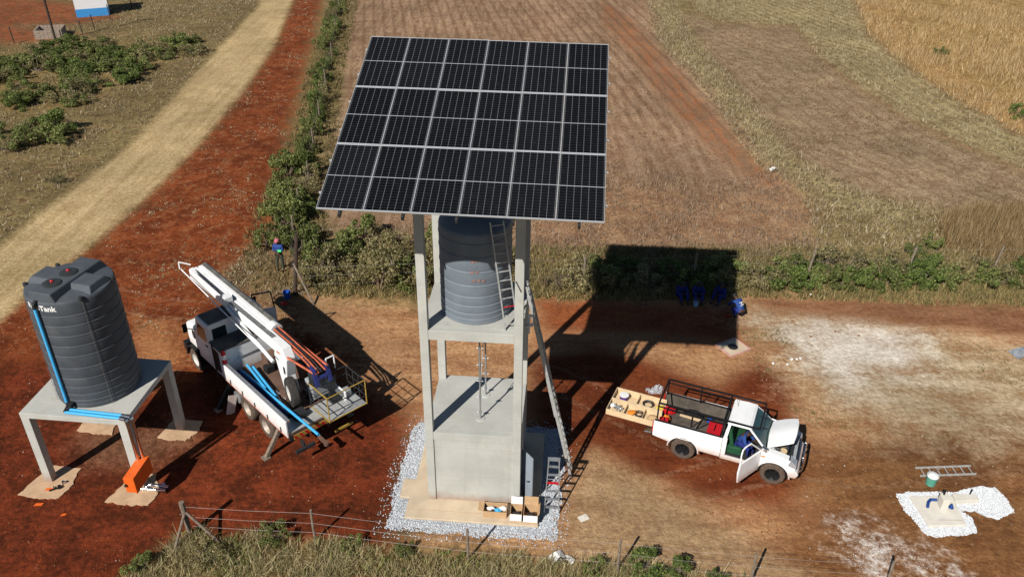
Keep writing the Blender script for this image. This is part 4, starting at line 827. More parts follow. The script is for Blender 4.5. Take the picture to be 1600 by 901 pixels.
# work basket
bk = thing('work_basket', 'caged work basket with yellow rails hanging behind the truck boom', 'basket', (-8.46, 24.26, 0), R(133.9))
X0, X1, Y0, Y1, ZB, ZT = -3.12, -1.95, -1.64, -.10, 1.48, 2.52
fl = MB().bx(X0, X1, Y0, Y1, ZB, ZB + .03).build('floor', M['alu_dull'], bk)
corners = [(X0, Y1), (X0, Y0), (X1, Y0), (X1, Y1)]
for i, (x, y) in enumerate(corners): MB().tube((x, y, ZB), (x, y, ZT), .024, 8).build('post', M['yellow'] if i < 2 else M['dark_steel'], bk)
for i in range(4):
    p, q = corners[i], corners[(i + 1) % 4]; my = M['yellow'] if i == 0 else M['dark_steel']
    for zz in (ZB + .02, ZB + .36, ZB + .70, ZT):
        MB().tube((*p, zz), (*q, zz), .022 if zz in (ZB + .02, ZT) else .016, 8).build('rail', M['yellow'] if (i == 0 and zz != ZB + .36 and zz != ZB + .70) or (i == 3 and zz == ZT) or (i == 3 and zz == ZB + .02) else M['dark_steel'], bk)
for x in (-2.7, -2.35): MB().tube((x, Y0, ZB), (x, Y0, ZT), .014, 6).build('post', M['dark_steel'], bk)
MB().box((-2.05, -.95, 2.0), (.08, .30, .9)).build('mounting_plate', M['dark_steel'], bk)
MB().box((-2.3, -1.35, ZB + .22), (.28, .24, .26)).build('control_cabinet', M['poly_grey'], bk, bevel=.02)
sp_ = thing('spare_wheel', 'dark spare wheel standing upright on the truck deck', 'wheel', (0, 0, 0), R(133.9 - 14)); h_ = Matrix.Rotation(R(133.9), 3, 'Z') @ Vector((-1.18, .16, 1.285)); sp_.location = (-8.46 + h_.x, 24.26 + h_.y, h_.z)
wheel(sp_, 0, 0, .56, .30, 1, M['rubber'], M['rim_white'], .52)
fe = thing('fire_extinguisher', 'red fire extinguisher with white label on the truck locker corner', 'extinguisher', (0, 0, 0)); h_ = Matrix.Rotation(R(133.9), 3, 'Z') @ Vector((2.03, 1.10, 1.865)); fe.location = (-8.46 + h_.x, 24.26 + h_.y, h_.z)
MB().lathe([(.085, 0), (.09, .03), (.09, .17)], 16).build('cylinder_base', M['red'], fe, smooth=True); MB().lathe([(.091, .17), (.091, .36)], 16).build('label_band', M['paper'], fe, smooth=True)
MB().lathe([(.09, .36), (.085, .45), (.04, .52), (.03, .56)], 16).build('cylinder_top', M['red'], fe, smooth=True); MB().box((.03, 0, .58), (.14, .03, .03)).build('valve_handle', M['black'], fe)
def on_truck(p): h = Matrix.Rotation(R(133.9), 3, 'Z') @ Vector(p); return Vector((-8.46 + h.x, 24.26 + h.y, h.z))
def pipe_obj(name, label, a, b, r, m, group=None):
    a, b = Vector(a), Vector(b); o = MB(); d = b - a; n = 12
    o.tube((0, 0, 0), d, r, n, caps=False); o.tube(d, d * .0, r * .82, n, caps=False)
    q = o.build(name, m, None, smooth=True, loc=a); return tag(q, label, 'pipe', group)
pipe_obj('blue_pipe', 'longest bright blue pipe sticking out past the back of the truck', on_truck((1.85, .62, 1.36)), on_truck((-3.62, .64, 1.70)), .050, M['blue_pipe'], 'pipes on the truck deck')
for k, (y, z, m, x1) in enumerate(((.98, 1.34, 'blue_navy', -1.7), (.84, 1.34, 'blue_navy', -1.75), (.70, 1.34, 'blue_navy', -1.65), (.91, 1.44, 'blue_navy', -1.6))):  # blue pipes coloured navy: the dropside's shade is put into their colour
    pipe_obj('blue_pipe', 'shade-darkened blue pipe ' + ['lying closest to the dropside of the truck', 'second from the dropside on the truck deck', 'third from the dropside on the truck deck', 'resting on top of the other shade-darkened blue pipes'][k], on_truck((1.95, y, z)), on_truck((x1, y - .06, z)), .055, M[m], 'pipes on the truck deck')
pipe_obj('blue_pipe', 'short light blue pipe, the left one of two loose across the deck', on_truck((1.9, .33, 1.45)), on_truck((.10, .55, 1.45)), .05, M['blue_pipe'], 'pipes on the truck deck')
pipe_obj('blue_pipe', 'short light blue pipe, the right one of two loose across the deck', on_truck((1.65, .22, 1.45)), on_truck((-.55, .50, 1.45)), .05, M['blue_pipe'], 'pipes on the truck deck')
wp = MB().beam((0, 0, 0), (.12, -.28, .68), .34, .02, (1, 0, 0)).build('white_panel', M['white_truck'], None, loc=on_truck((1.42, 1.52, .012))); wp.rotation_euler = (0, 0, R(133.9)); tag(wp, 'white sheet metal panel propped on the earth beside the truck wheels', 'panel')

# ---------------------------------------------------------------- pickup
PU, PUY = (6.41, 22.94), math.atan2(-.389, .921)
pk = thing('pickup_truck', 'white single cab pickup with open bonnet, open door and black load rack', 'pickup', (*PU, 0), PUY)
WP = M['white']
def on_pk(p): h = Matrix.Rotation(PUY, 3, 'Z') @ Vector(p); return Vector((PU[0] + h.x, PU[1] + h.y, h.z))
for s in (1, -1):
    for x in (0, 3.085): wheel(pk, x, s * .78, .43, .27, s, M['tyre_dusty'], M['black'], .60, spokes=6)
def arch(cx, r, n=13, z=.43): return [(cx + r * math.cos(a), z + r * math.sin(a)) for a in np.linspace(math.pi, 0, n)]
for s in (-1, 1):
    y0, y1 = s * .86, s * .90
    MB().prism([(-1.12, .70), (-.52, .60)] + [p for p in arch(0, .52) if p[1] > .58] + [(.52, .56), (1.28, .56), (1.28, 1.38), (-1.12, 1.36)], y0, y1).build('bed_side', WP, pk, bevel=.02)
    MB().bx(-1.10, 1.26, s * .79, s * .857, 1.345, 1.385).build('bed_rail', M['black'], pk, bevel=.01)
    MB().bx(-1.10, 1.26, s * .79, s * .82, .80, 1.344).build('bed_liner_wall', M['bed_liner'], pk)
    MB().prism([(2.56, .56)] + [p for p in arch(3.085, .52) if p[1] > .58] + [(3.62, .58), (3.78, .72), (3.76, 1.02), (3.55, 1.20), (2.72, 1.38), (2.56, 1.38)], y0, y1).build('front_fender', WP, pk, bevel=.025)
    MB().prism([(2.60, 1.36), (3.50, 1.20), (3.50, 1.17), (2.60, 1.32)], s * .62, s * .862).build('fender_top', WP, pk, bevel=.01)
    MB().bx(1.28, 2.56, s * .80, s * .885, .50, .66).build('sill', WP, pk, bevel=.02)
    MB().bx(1.28, 1.44, s * .78, s * .89, .66, 1.40).build('cab_corner', WP, pk, bevel=.02)
    MB().beam((1.36, s * .82, 1.40), (1.42, s * .68, 1.92), .10, .09, (0, 1, 0)).build('rear_pillar', WP, pk, bevel=.015)
    MB().beam((2.66, s * .80, 1.38), (2.08, s * .67, 1.92), .055, .07, (0, 1, 0)).build('windscreen_pillar', WP, pk, bevel=.012)
    MB().beam((1.36, s * .685, 1.925), (2.12, s * .68, 1.925), .05, .05).build('roof_rail', WP, pk)
    MB().box((-1.135, s * .82, 1.06), (.05, .13, .42)).build('tail_lamp', M['red_lamp'], pk, bevel=.015)
    MB().prism([(3.50, .98), (3.79, .92), (3.77, 1.06), (3.55, 1.22)], s * .56, s * .907).build('headlamp', M['lamp_glass'], pk, bevel=.02)
    ar = [(p[0], p[1]) for p in arch(0, .53)] + [(p[0], p[1]) for p in arch(0, .47)[::-1]]
    MB().prism([(a + 3.085, b) for a, b in ar], s * .55, s * .87).build('wheel_liner', M['poly_black'], pk); MB().prism(ar, s * .55, s * .868).build('wheel_liner', M['poly_black'], pk)
MB().bx(-1.10, 1.26, -.79, .79, .76, .80).build('bed_floor', M['bed_liner'], pk)
MB().bx(-.9, 3.4, -.5, .5, .40, .62).build('underbody', M['poly_black'], pk)
MB().bx(1.20, 1.26, -.79, .79, .80, 1.36).build('bed_front_wall', M['bed_liner'], pk)
MB().bx(1.30, 1.36, -.78, .78, .66, 1.40).build('cab_back_panel', WP, pk)
MB().bx(1.37, 1.40, -.66, .66, 1.42, 1.88).build('rear_window', M['glass'], pk)
MB().prism([(1.32, 1.90), (1.36, 1.955), (1.80, 1.985), (2.06, 1.965), (2.16, 1.91)], -.70, .70).build('roof', WP, pk, bevel=.03)
MB().add([(2.10, -.64, 1.925), (2.10, .64, 1.925), (2.70, .76, 1.395), (2.70, -.76, 1.395), (2.45, .72, 1.64), (2.45, -.72, 1.64)], [(0, 1, 4, 5), (5, 4, 2, 3)]).build('windscreen', M['windscreen'], pk, smooth=True)
MB().bx(2.66, 2.76, -.80, .80, 1.30, 1.385).build('scuttle', M['poly_black'], pk)
hood = MB(); hw, hl = .74, .98; H0 = Vector((2.74, 0, 1.40)); hd = Vector((math.cos(R(30)), 0, math.sin(R(30)))); hn = Vector((-hd.z, 0, hd.x))
rowsH = []
for i in range(7):
    u = i / 6; row_ = []
    for j in range(9):
        v_ = j / 8 * 2 - 1; wd = hw * (1 - .10 * u ** 3); L_ = hl * u - .10 * u * v_ ** 2
        row_.append(H0 + hd * L_ + Vector((0, v_ * wd, 0)) + hn * (.055 * (1 - v_ ** 2) - .03 * u ** 3 + (.02 if abs(v_) < .4 else 0)))
    rowsH.append(row_)
vs_ = [p for r_ in rowsH for p in r_] + [p - hn * .03 for r_ in rowsH for p in r_]; nH = 63
fs_ = []
for i in range(6):
    for j in range(8):
        a = i * 9 + j; fs_ += [(a, a + 1, a + 10, a + 9), (a + nH, a + nH + 9, a + nH + 10, a + nH + 1)]
bd = [i for i in range(9)] + [9 * i + 8 for i in range(1, 7)] + [54 + j for j in range(7, -1, -1)] + [9 * i for i in range(5, 0, -1)]
for k in range(len(bd)): a, b_ = bd[k], bd[(k + 1) % len(bd)]; fs_.append((a, b_, b_ + nH, a + nH))
hood.add(vs_, fs_).build('bonnet', WP, pk, smooth=True)
MB().tube((2.95, -.55, 1.22), (3.28, -.50, 1.66), .008, 5).build('bonnet_prop', M['black'], pk)
MB().bx(2.76, 3.62, -.62, .62, .62, .95).build('engine_bay', M['poly_black'], pk)
e = MB().box((3.1, 0, 1.05), (.55, .42, .26)).build('engine', M['engine'], pk, bevel=.03)
MB().box((3.06, .02, 1.20), (.34, .20, .06)).build('engine_cover', M['poly_grey'], e, bevel=.02)
MB().box((3.40, .42, 1.04), (.22, .18, .20)).build('battery', M['poly_black'], e, bevel=.01)
MB().box((2.92, -.44, 1.06), (.20, .20, .18)).build('brake_reservoir', M['chip'] if False else M['paper'], e, bevel=.03)
MB().tube((3.3, -.45, 1.08), (3.05, -.30, 1.12), .05).tube((3.35, .2, 1.15), (3.42, -.3, 1.12), .035).build('coolant_pipe', M['chrome'], e, smooth=True)
MB().lathe([(.12, 0), (.12, .16)], 14, (3.28, -.36, .98)).build('air_filter', M['ply'], e, smooth=True)
MB().bx(3.50, 3.62, -.56, .56, .80, 1.16).build('radiator', M['dark_steel'], pk)
MB().bx(3.60, 3.70, -.60, .60, 1.12, 1.175).build('slam_panel', M['poly_grey'], pk)
g = MB().bx(3.70, 3.76, -.55, .55, .78, 1.12).build('grille', M['poly_black'], pk)
for zz in (.86, .94, 1.02): MB().bx(3.762, 3.785, -.54, .54, zz - .014, zz + .014).build('grille_bar', M['chrome'], g)
MB().prism([(3.60, .46), (3.84, .50), (3.90, .66), (3.82, .78), (3.60, .78)], -.88, .88).build('front_bumper', WP, pk, bevel=.04)
bb_ = MB().path([(3.86, -.52, .50), (3.95, -.52, .62), (3.95, -.50, .98), (3.93, -.40, 1.06), (3.93, .40, 1.06), (3.95, .50, .98), (3.95, .52, .62), (3.86, .52, .50)], .034, 10).build('bull_bar', M['chrome'], pk, smooth=True)
MB().tube((3.95, -.5, .80), (3.95, .5, .80), .026, 8).build('bull_bar_tube', M['black'], bb_, smooth=True)
for y in (-.62, .62): MB().lathe([(.10, 0), (.11, .06)], 14, (3.90, y, .86), 'x').build('spot_lamp', M['black'], pk, smooth=True)
MB().prism([(-1.46, .52), (-1.16, .52), (-1.16, .72), (-1.46, .70)], -.78, .78).build('rear_bumper', M['chrome'], pk, bevel=.03)
MB().box((-1.40, -.1, .56), (.2, .12, .10)).build('tow_bar', M['black'], pk)
for s in (-1, 1):
    MB().bx(-.95, 1.2, s * .901, s * .908, .88, .91).build('body_crease', WP, pk)
    MB().prism([(q[0], q[1]) for q in arch(0, .575)] + [(q[0], q[1]) for q in arch(0, .52)[::-1]], s * .88, s * .925).build('arch_flare', WP, pk, bevel=.012); MB().prism([(q[0] + 3.085, q[1]) for q in arch(0, .575)] + [(q[0] + 3.085, q[1]) for q in arch(0, .52)[::-1]], s * .88, s * .925).build('arch_flare', WP, pk, bevel=.012)
    MB().bx(1.275, 1.285, s * .80, s * .893, .56, 1.36).build('panel_gap', M['poly_black'], pk)
    MB().bx(2.62, 2.74, s * .901, s * .912, 1.08, 1.13).build('side_marker', M['orange_tool'], pk)
    MB().bx(-.58, -.56, s * .60, s * .86, .26, .62).build('mud_flap', M['rubber'], pk); MB().bx(2.44, 2.46, s * .60, s * .86, .24, .60).build('mud_flap', M['rubber'], pk)
MB().bx(-.72, -.54, -.906, -.90, 1.02, 1.18).build('fuel_flap', WP, pk, bevel=.004)
MB().beam((2.30, -.30, 1.765), (2.62, .10, 1.50), .02, .02).build('wiper', M['black'], pk); MB().beam((2.30, .35, 1.765), (2.62, .62, 1.50), .02, .02).build('wiper', M['black'], pk)
MB().tube((1.5, .3, 1.975), (1.42, .32, 2.35), .006, 5).build('aerial', M['black'], pk)
# doors and cab interior
dl = MB().prism([(1.44, .66), (2.56, .66), (2.60, 1.38), (1.44, 1.38)], .865, .895).build('door', WP, pk, bevel=.02)
MB().prism([(1.48, 1.40), (2.58, 1.40), (2.10, 1.88), (1.50, 1.88)], .76, .775).build('window', M['glass'], dl)
door = MB().prism([(-1.10, .52), (0, .52), (0, 1.34), (-1.12, 1.36), (-1.16, .95)], -.045, .02).build('door', WP, pk, bevel=.02, loc=(2.56, -.90, 0)); door.rotation_euler = (0, 0, R(62)); door['label'] = 'open driver door'
MB().prism([(-1.02, .60), (-.08, .60), (-.08, 1.28), (-1.02, 1.28)], .021, .05).build('door_card', M['poly_grey'], door, bevel=.01)
MB().bx(-.8, -.3, .052, .09, .92, .98).build('armrest', M['poly_black'], door)
MB().path([(-1.10, -.01, 1.35), (-1.06, .03, 1.70), (-.98, .06, 1.84), (-.82, .07, 1.88), (-.55, .07, 1.87), (-.03, .0, 1.38)], .026, 8).build('window_frame', WP, door, smooth=True)
MB().box((.02, -.12, 1.45), (.10, .22, .15)).build('mirror', M['chrome'], door, bevel=.03)
MB().box((2.48, .99, 1.48), (.10, .20, .16)).build('mirror', M['black'], pk, bevel=.03)
MB().bx(1.40, 2.66, -.78, .78, .60, .66).build('cab_floor', M['interior'], pk)
MB().bx(1.42, 1.95, -.70, .70, .662, .98).build('seat', M['green_seat'], pk, bevel=.05)
MB().beam((1.60, 0, .98), (1.46, 0, 1.62), 1.36, .14, (1, 0, 0)).build('seat_back', M['green_seat'], pk, bevel=.04)
MB().bx(2.42, 2.66, -.76, .76, 1.02, 1.36).build('dashboard', M['interior'], pk, bevel=.03)
sw = MB().lathe([(.17, -.013), (.185, 0), (.17, .013), (.155, 0), (.17, -.013)], 24, (0, 0, 0), 'z', False, False).tube((-.16, 0, 0), (.16, 0, 0), .014, 6).build('steering_wheel', M['poly_black'], pk, smooth=True, loc=(2.28, -.38, 1.28)); sw.rotation_euler = (0, R(-62), 0)
# load rack
RX0, RX1, RYN, RYF, RZ = -1.04, 2.40, -.74, .72, 2.06; K = M['black']
for y in (RYN, RYF):
    MB().beam((RX0, y, RZ), (RX1, y, RZ), .05, .05).build('rack_rail', K, pk); MB().beam((RX0, y, RZ - .16), (1.22, y, RZ - .16), .035, .035).build('rack_rail', K, pk)
    for x in (RX0, .16, 1.22): MB().beam((x, y, 1.386), (x, y, RZ - .026), .05, .05).build('rack_post', K, pk)
    MB().beam((.20, y, 1.40), (.52, y, RZ - .18), .03, .03).build('rack_brace', K, pk)
for x in (RX0, 1.22, RX1): MB().beam((x, RYN + .026, RZ), (x, RYF - .026, RZ), .05, .05).build('rack_crossbar', K, pk)
for zz in (1.55, 1.72, 1.89): MB().beam((1.22, RYN + .026, zz), (1.22, RYF - .026, zz), .03, .03).build('headboard_bar', K, pk)
# drawers pulled out over the tailgate
tg = MB().bx(-1.13, -1.07, -.76, .76, .78, .88).build('tailgate', WP, pk)
for k, (y0, y1) in enumerate(((-.69, -.015), (.015, .69))):
    dw = MB(); a, b_ = -2.92, -1.02
    dw.bx(a, b_, y0, y1, .90, .915)
    dob = dw.build('drawer', M['ply'], pk)
    MB().bx(a, b_, y0, y0 + .02, .915, 1.14).build('drawer_side', M['ply'], dob); MB().bx(a, b_, y1 - .02, y1, .915, 1.14).build('drawer_side', M['ply'], dob)
    MB().bx(a, a + .02, y0 + .02, y1 - .02, .915, 1.14).build('drawer_front', M['ply'], dob)
    for xx in ((-2.30, -1.62) if k == 0 else (-2.02,)): MB().bx(xx, xx + .015, y0 + .02, y1 - .02, .915, 1.10).build('divider', M['ply'], dob)
IT = [('paint_tub', 'white and purple tub in the far drawer of the pickup', 'tub', (-2.55, .36), .17, 'purple', .2), ('cable_coil', 'black cable coil in the far drawer of the pickup', 'cable', (-1.62, .36), .21, 'poly_black', .1), ('yellow_case', 'yellow case at the tailgate end of the far drawer', 'case', (-1.18, .34), .13, 'yellow_plastic', .12),
      ('spanner_heap', 'heap of grey steel tools at the end of the near drawer', 'tools', (-2.62, -.36), .22, 'steel', .1), ('power_drill', 'orange power tool in the middle of the near drawer', 'power tool', (-2.05, -.36), .14, 'orange_tool', .12), ('cable_coil', 'dark cable coil in the near drawer of the pickup', 'cable', (-1.78, -.34), .16, 'poly_black', .12), ('cloth_rag', 'crumpled tan rag at the tailgate end of the near drawer', 'rag', (-1.30, -.36), .16, 'cardboard', .1), ('paper_roll', 'white packet in the near drawer corner', 'packet', (-2.80, -.2), .12, 'paper', .16)]
for i, (n_, lb, ct, (x, y), r_, m, z_) in enumerate(IT):
    if n_ == 'cable_coil':
        o = MB()
        for k in range(4): o.lathe([(r_ * (.75 + .06 * k), .012), (r_ * (.82 + .06 * k), .03), (r_ * (.75 + .06 * k), .048), (r_ * (.68 + .06 * k), .03), (r_ * (.75 + .06 * k), .012)], 16, (random.uniform(-.02, .02), random.uniform(-.02, .02), .03 * k), 'z', False, False)
        o = tag(o.build(n_, M[m], None, smooth=True, loc=on_pk((x, y, .918))), lb, ct)
    elif n_ == 'paint_tub':
        o = thing(n_, lb, ct, on_pk((x, y, .917))); MB().lathe([(r_ * .9, 0), (r_, .20)], 18).build('tub', M[m], o, smooth=True); MB().lathe([(r_ * 1.03, .20), (r_ * 1.03, .225), (r_ * .8, .23)], 18).build('lid', M['paper'], o, smooth=True)
    elif n_ == 'spanner_heap':
        for k in range(7):
            a = random.uniform(0, 3.14); L_ = random.uniform(.18, .3); px, py = x + random.uniform(-.12, .14), y + random.uniform(-.12, .12); c0 = on_pk((px, py, .93 + .018 * k))
            q = MB().beam((-L_ / 2, 0, 0), (L_ / 2, 0, .02), .03, .015); q.lathe([(.035, -.01), (.035, .012)], 8, (L_ / 2, 0, .015)); q.lathe([(.03, -.01), (.03, .012)], 8, (-L_ / 2, 0, 0))
            q = q.build('spanner', M['steel'] if k % 2 else M['alu'], None, loc=c0); q.rotation_euler = (0, 0, a); tag(q, 'grey steel spanner in the heap at the end of the near drawer', 'spanner', 'spanners in the near drawer')
    else: lump(n_, lb, ct, on_pk((x, y, .92 + r_ * .55)), r_, M[m], (1.25, .9, .62), i)
def toolbox(label, p, d, m, rz=0):
    o = thing('toolbox', label, 'toolbox', on_pk(p), PUY + rz); w_, l_, h_ = d
    MB().bx(-w_ / 2, w_ / 2, -l_ / 2, l_ / 2, 0, h_ * .62).build('tray', m, o, bevel=.012); MB().bx(-w_ / 2 - .01, w_ / 2 + .01, -l_ / 2 - .01, l_ / 2 + .01, h_ * .64, h_).build('lid', m, o, bevel=.02)
    MB().path([(-.1 * 0, -l_ * .22, h_), (0, -l_ * .22, h_ + .06), (0, l_ * .22, h_ + .06), (0, l_ * .22, h_)], .012, 6).build('handle', M['black'], o)
toolbox('large red toolbox against the front of the pickup bed', (.90, -.20, .802), (.46, .68, .36), M['red']); toolbox('small red toolbox at the back of the pickup bed', (-.86, -.40, .802), (.30, .34, .30), M['red'], .2)
lump('tool_bag', 'red tool bag at the far rear corner of the pickup bed', 'bag', on_pk((-.82, .40, .96)), .22, M['red'], (1.2, .8, .75), 21)
tag(MB().box((0, 0, 0), (.80, .13, .03)).build('timber_offcut', M['ply'], None, loc=on_pk((-.05, .45, .822))), 'pale timber board lying in the pickup bed', 'board').rotation_euler = (0, 0, PUY - .05)
lump('blue_cap_lump', 'round blue object beside the far side of the pickup bed', 'bottle', on_pk((.62, .48, .90)), .10, M['poly_blue_deep'], (1, 1, 1), 22).name = 'blue_bottle'
lump('orange_case', 'orange case behind the small red toolbox in the pickup', 'case', on_pk((-.84, -.10, .95)), .16, M['orange_tool'], (1, .9, .9), 23)
# ---------------------------------------------------------------- people
def skin_obj(name, verts, edges, rad, m, parent, root=0, sub=1):
    me = bpy.data.meshes.new(name); me.from_pydata(verts, edges, []); me.materials.append(m)
    o = bpy.data.objects.new(name, me); col.objects.link(o)
    if parent is not None: o.parent = parent
    md = o.modifiers.new('skin', 'SKIN'); md.use_smooth_shade = True
    sv = me.skin_vertices[0].data
    for i, r in enumerate(rad):
        r = r if isinstance(r, tuple) else (r, r); sv[i].radius = r; sv[i].use_root = (i == root)
    sb = o.modifiers.new('sub', 'SUBSURF'); sb.levels = sub; sb.render_levels = sub
    return o
POSES = {
 'stand': dict(pel=(0, 0, .96), che=(0, .02, 1.30), nek=(0, .0, 1.50), hed=(0, .03, 1.60), top=(0, .03, 1.72), sh=[(-.19, 0, 1.43), (.19, 0, 1.43)], el=[(-.25, .06, 1.16), (.25, .06, 1.16)], wr=[(.04, .22, 1.20), (-.04, .25, 1.15)], hp=[(-.10, 0, .93), (.10, 0, .93)], kn=[(-.12, .03, .50), (.15, .04, .50)], an=[(-.13, -.02, .09), (.20, -.02, .09)]),
 'sit': dict(pel=(0, 0, .15), che=(0, .07, .48), nek=(0, .13, .67), hed=(0, .19, .77), top=(0, .22, .88), sh=[(-.19, .08, .60), (.19, .08, .60)], el=[(-.26, .26, .42), (.26, .26, .42)], wr=[(-.13, .44, .46), (.13, .44, .46)], hp=[(-.10, .02, .14), (.10, .02, .14)], kn=[(-.17, .42, .45), (.17, .42, .45)], an=[(-.15, .62, .08), (.15, .62, .08)]),
 'crouch': dict(pel=(0, -.12, .40), che=(0, .16, .70), nek=(0, .33, .84), hed=(0, .43, .88), top=(0, .53, .90), sh=[(-.20, .27, .78), (.20, .27, .78)], el=[(-.26, .46, .55), (.26, .46, .55)], wr=[(-.12, .64, .34), (.12, .64, .34)], hp=[(-.11, -.10, .38), (.11, -.10, .38)], kn=[(-.22, .30, .46), (.22, .30, .46)], an=[(-.16, .0, .09), (.16, .0, .09)]),
 'car': dict(pel=(0, 0, .10), che=(0, .16, .42), nek=(0, .30, .58), hed=(0, .38, .66), top=(0, .45, .74), sh=[(-.19, .24, .53), (.19, .24, .53)], el=[(-.25, .36, .30), (.25, .36, .30)], wr=[(-.12, .52, .34), (.12, .55, .30)], hp=[(-.10, .02, .10), (.10, .02, .10)], kn=[(-.14, .44, .12), (.14, .44, .12)], an=[(-.13, .50, -.28), (.13, .50, -.28)]),
}
def person(label, loc, yaw, pose, top_m, leg_m, head='cap', head_m=None, band=False, mark=False):
    P = {k: ([Vector(q) for q in v] if isinstance(v, list) else Vector(v)) for k, v in POSES[pose].items()}
    V = [P['pel'], P['che'], P['nek'], P['hed'], P['top']]; E = [(0, 1), (1, 2), (2, 3), (3, 4)]; Rr = [(.13, .10), (.15, .11), .055, .092, .075]
    fw = (P['hed'] - P['nek']).normalized()
    face = Vector((0, 1, -.15)).normalized()
    V.append(P['hed'] + face * .095); E.append((3, 5)); Rr.append(.020)                       # nose
    for k in (0, 1):
        b = len(V); V += [P['sh'][k], P['el'][k], P['wr'][k]]; E += [(1, b), (b, b + 1), (b + 1, b + 2)]; Rr += [.058, .045, .030]
        d = (P['wr'][k] - P['el'][k]).normalized(); sd_ = d.cross(Vector((0, 0, 1))); sd_ = sd_.normalized() if sd_.length > .1 else Vector((1, 0, 0))
        pm = P['wr'][k] + d * .07; V.append(pm); E.append((b + 2, b + 3)); Rr.append((.036, .018))
        for f_ in range(4):
            q = pm + d * .03 + sd_ * (.018 * (f_ - 1.5)); V += [q, q + d * (.04 + .008 * (1.5 - abs(f_ - 1.5))) - Vector((0, 0, .012))]; n = len(V); E += [(b + 3, n - 2), (n - 2, n - 1)]; Rr += [.009, .008]
        V += [P['wr'][k] + d * .03 + sd_ * .04, P['wr'][k] + d * .06 + sd_ * .055]; n = len(V); E += [(b + 2, n - 2), (n - 2, n - 1)]; Rr += [.011, .009]
    for k in (0, 1):
        b = len(V); V += [P['hp'][k], P['kn'][k], P['an'][k]]; E += [(0, b), (b, b + 1), (b + 1, b + 2)]; Rr += [.085, .058, .042]
        fd = Vector((0, 1, 0)); V.append(P['an'][k] + fd * .14 - Vector((0, 0, .045))); E.append((b + 2, b + 3)); Rr.append(.035)
    body = skin_obj('person', V, E, Rr, M['skin'], None); body.location = loc; body.rotation_euler = (0, 0, yaw); tag(body, label, 'person')
    jv = [P['pel'] + (P['che'] - P['pel']) * .02, P['pel'] + (P['che'] - P['pel']) * .5, P['che'], P['nek'] - (P['nek'] - P['che']) * .25]; je = [(0, 1), (1, 2), (2, 3)]; jr = [(.175, .135), (.17, .135), (.185, .14), (.09, .08)]
    for k in (0, 1):
        b = len(jv); jv += [P['sh'][k], P['el'][k], P['el'][k] + (P['wr'][k] - P['el'][k]) * .85]; je += [(2, b), (b, b + 1), (b + 1, b + 2)]; jr += [.078, .064, .052]
    skin_obj('jacket', jv, je, jr, top_m, body)
    tv_ = [P['pel'] + Vector((0, 0, .03))]; te = []; tr_ = [(.165, .13)]
    for k in (0, 1):
        b = len(tv_); tv_ += [P['hp'][k] + (P['kn'][k] - P['hp'][k]) * .18, P['kn'][k], P['an'][k] + (P['kn'][k] - P['an'][k]) * .08]; te += [(0, b), (b, b + 1), (b + 1, b + 2)]; tr_ += [.108, .078, .066]
    skin_obj('trousers', tv_, te, tr_, leg_m, body)
    for k in (0, 1):
        a = P['an'][k]; skin_obj('boot', [a + Vector((0, -.03, .03)), a + Vector((0, .0, -.03)), a + Vector((0, .17, -.045))], [(0, 1), (1, 2)], [.055, (.055, .05), (.045, .04)], M['boot'], body)
    ax = (P['top'] - P['hed']).normalized() if pose != 'stand' else Vector((0, 0, 1)); hc = P['hed'] + (P['top'] - P['hed']) * .55
    rot = Vector((0, 0, 1)).rotation_difference(Vector((0, ax.y * .5, 1)).normalized())
    c = MB().lathe([(.118, -.005), (.122, .03), (.108, .075), (.07, .108), (.015, .12)], 16)
    if head == 'cap': c.add([(-.09, .07, .0), (.09, .07, .0), (.075, .20, -.012), (-.075, .20, -.012), (-.09, .07, .015), (.09, .07, .015), (.075, .20, 0), (-.075, .20, 0)], FQ)
    h = c.build('cap' if head == 'cap' else 'hair', head_m or M['boot'], body, smooth=True, loc=hc); h.rotation_mode = 'QUATERNION'; h.rotation_quaternion = rot
    ey = MB()
    for k in (-1, 1): ey.lathe([(.014, -.008), (.016, 0), (.008, .01)], 8, (P['hed'].x + k * .035, P['hed'].y + .088, P['hed'].z + .03))
    tag(ey.build('eyes', M['paper'], body, smooth=True), kind='stuff')
    for k in (-1, 1): MB().box(P['hed'] + Vector((k * .098, .0, .01)), (.02, .045, .06)).build('ear', M['skin'], body, bevel=.01)
    if band: MB().tube(P['el'][0] + (P['wr'][0] - P['el'][0]) * .25, P['el'][0] + (P['wr'][0] - P['el'][0]) * .75, .068, 14).build('arm_band', M['hivis'], body, smooth=True)
    if mark:
        bk_ = P['pel'] + (P['che'] - P['pel']) * .75; n_ = Vector((0, -(P['che'] - P['pel']).z, (P['che'] - P['pel']).y)).normalized(); up_ = (P['che'] - P['pel']).normalized(); sx = Vector((1, 0, 0)); o_ = MB()
        for (u0, v0, u1, v1) in ((-.09, .08, .09, .08), (.0, .08, .0, -.02), (-.09, -.06, .03, -.06), (.05, .0, .09, -.06)):
            o_.beam(bk_ + n_ * .150 + sx * u0 + up_ * v0, bk_ + n_ * .150 + sx * u1 + up_ * v1, .028, .012, n_)
        tag(o_.build('back_print', M['paper'], body), kind='stuff')
    return body
person('person standing by the corner post in blue jacket, pink cap and olive trousers', (-11.25, 35.05, 0), R(168), 'stand', M['cloth_blue'], M['cloth_olive'], 'cap', M['cloth_pink'], band=True)
person('person in blue overalls bending forward at the edge of the panel shadow', (10.22, 31.35, 0), R(28), 'crouch', M['cloth_blue'], M['cloth_navy'], 'cap', M['boot'], mark=True)
person('person in blue sitting in the shade nearest the tower', (7.85, 33.05, 0), R(190), 'sit', M['cloth_navy'], M['cloth_navy'], 'hair')  # all three sitters get navy jackets, their colour deepening the shade
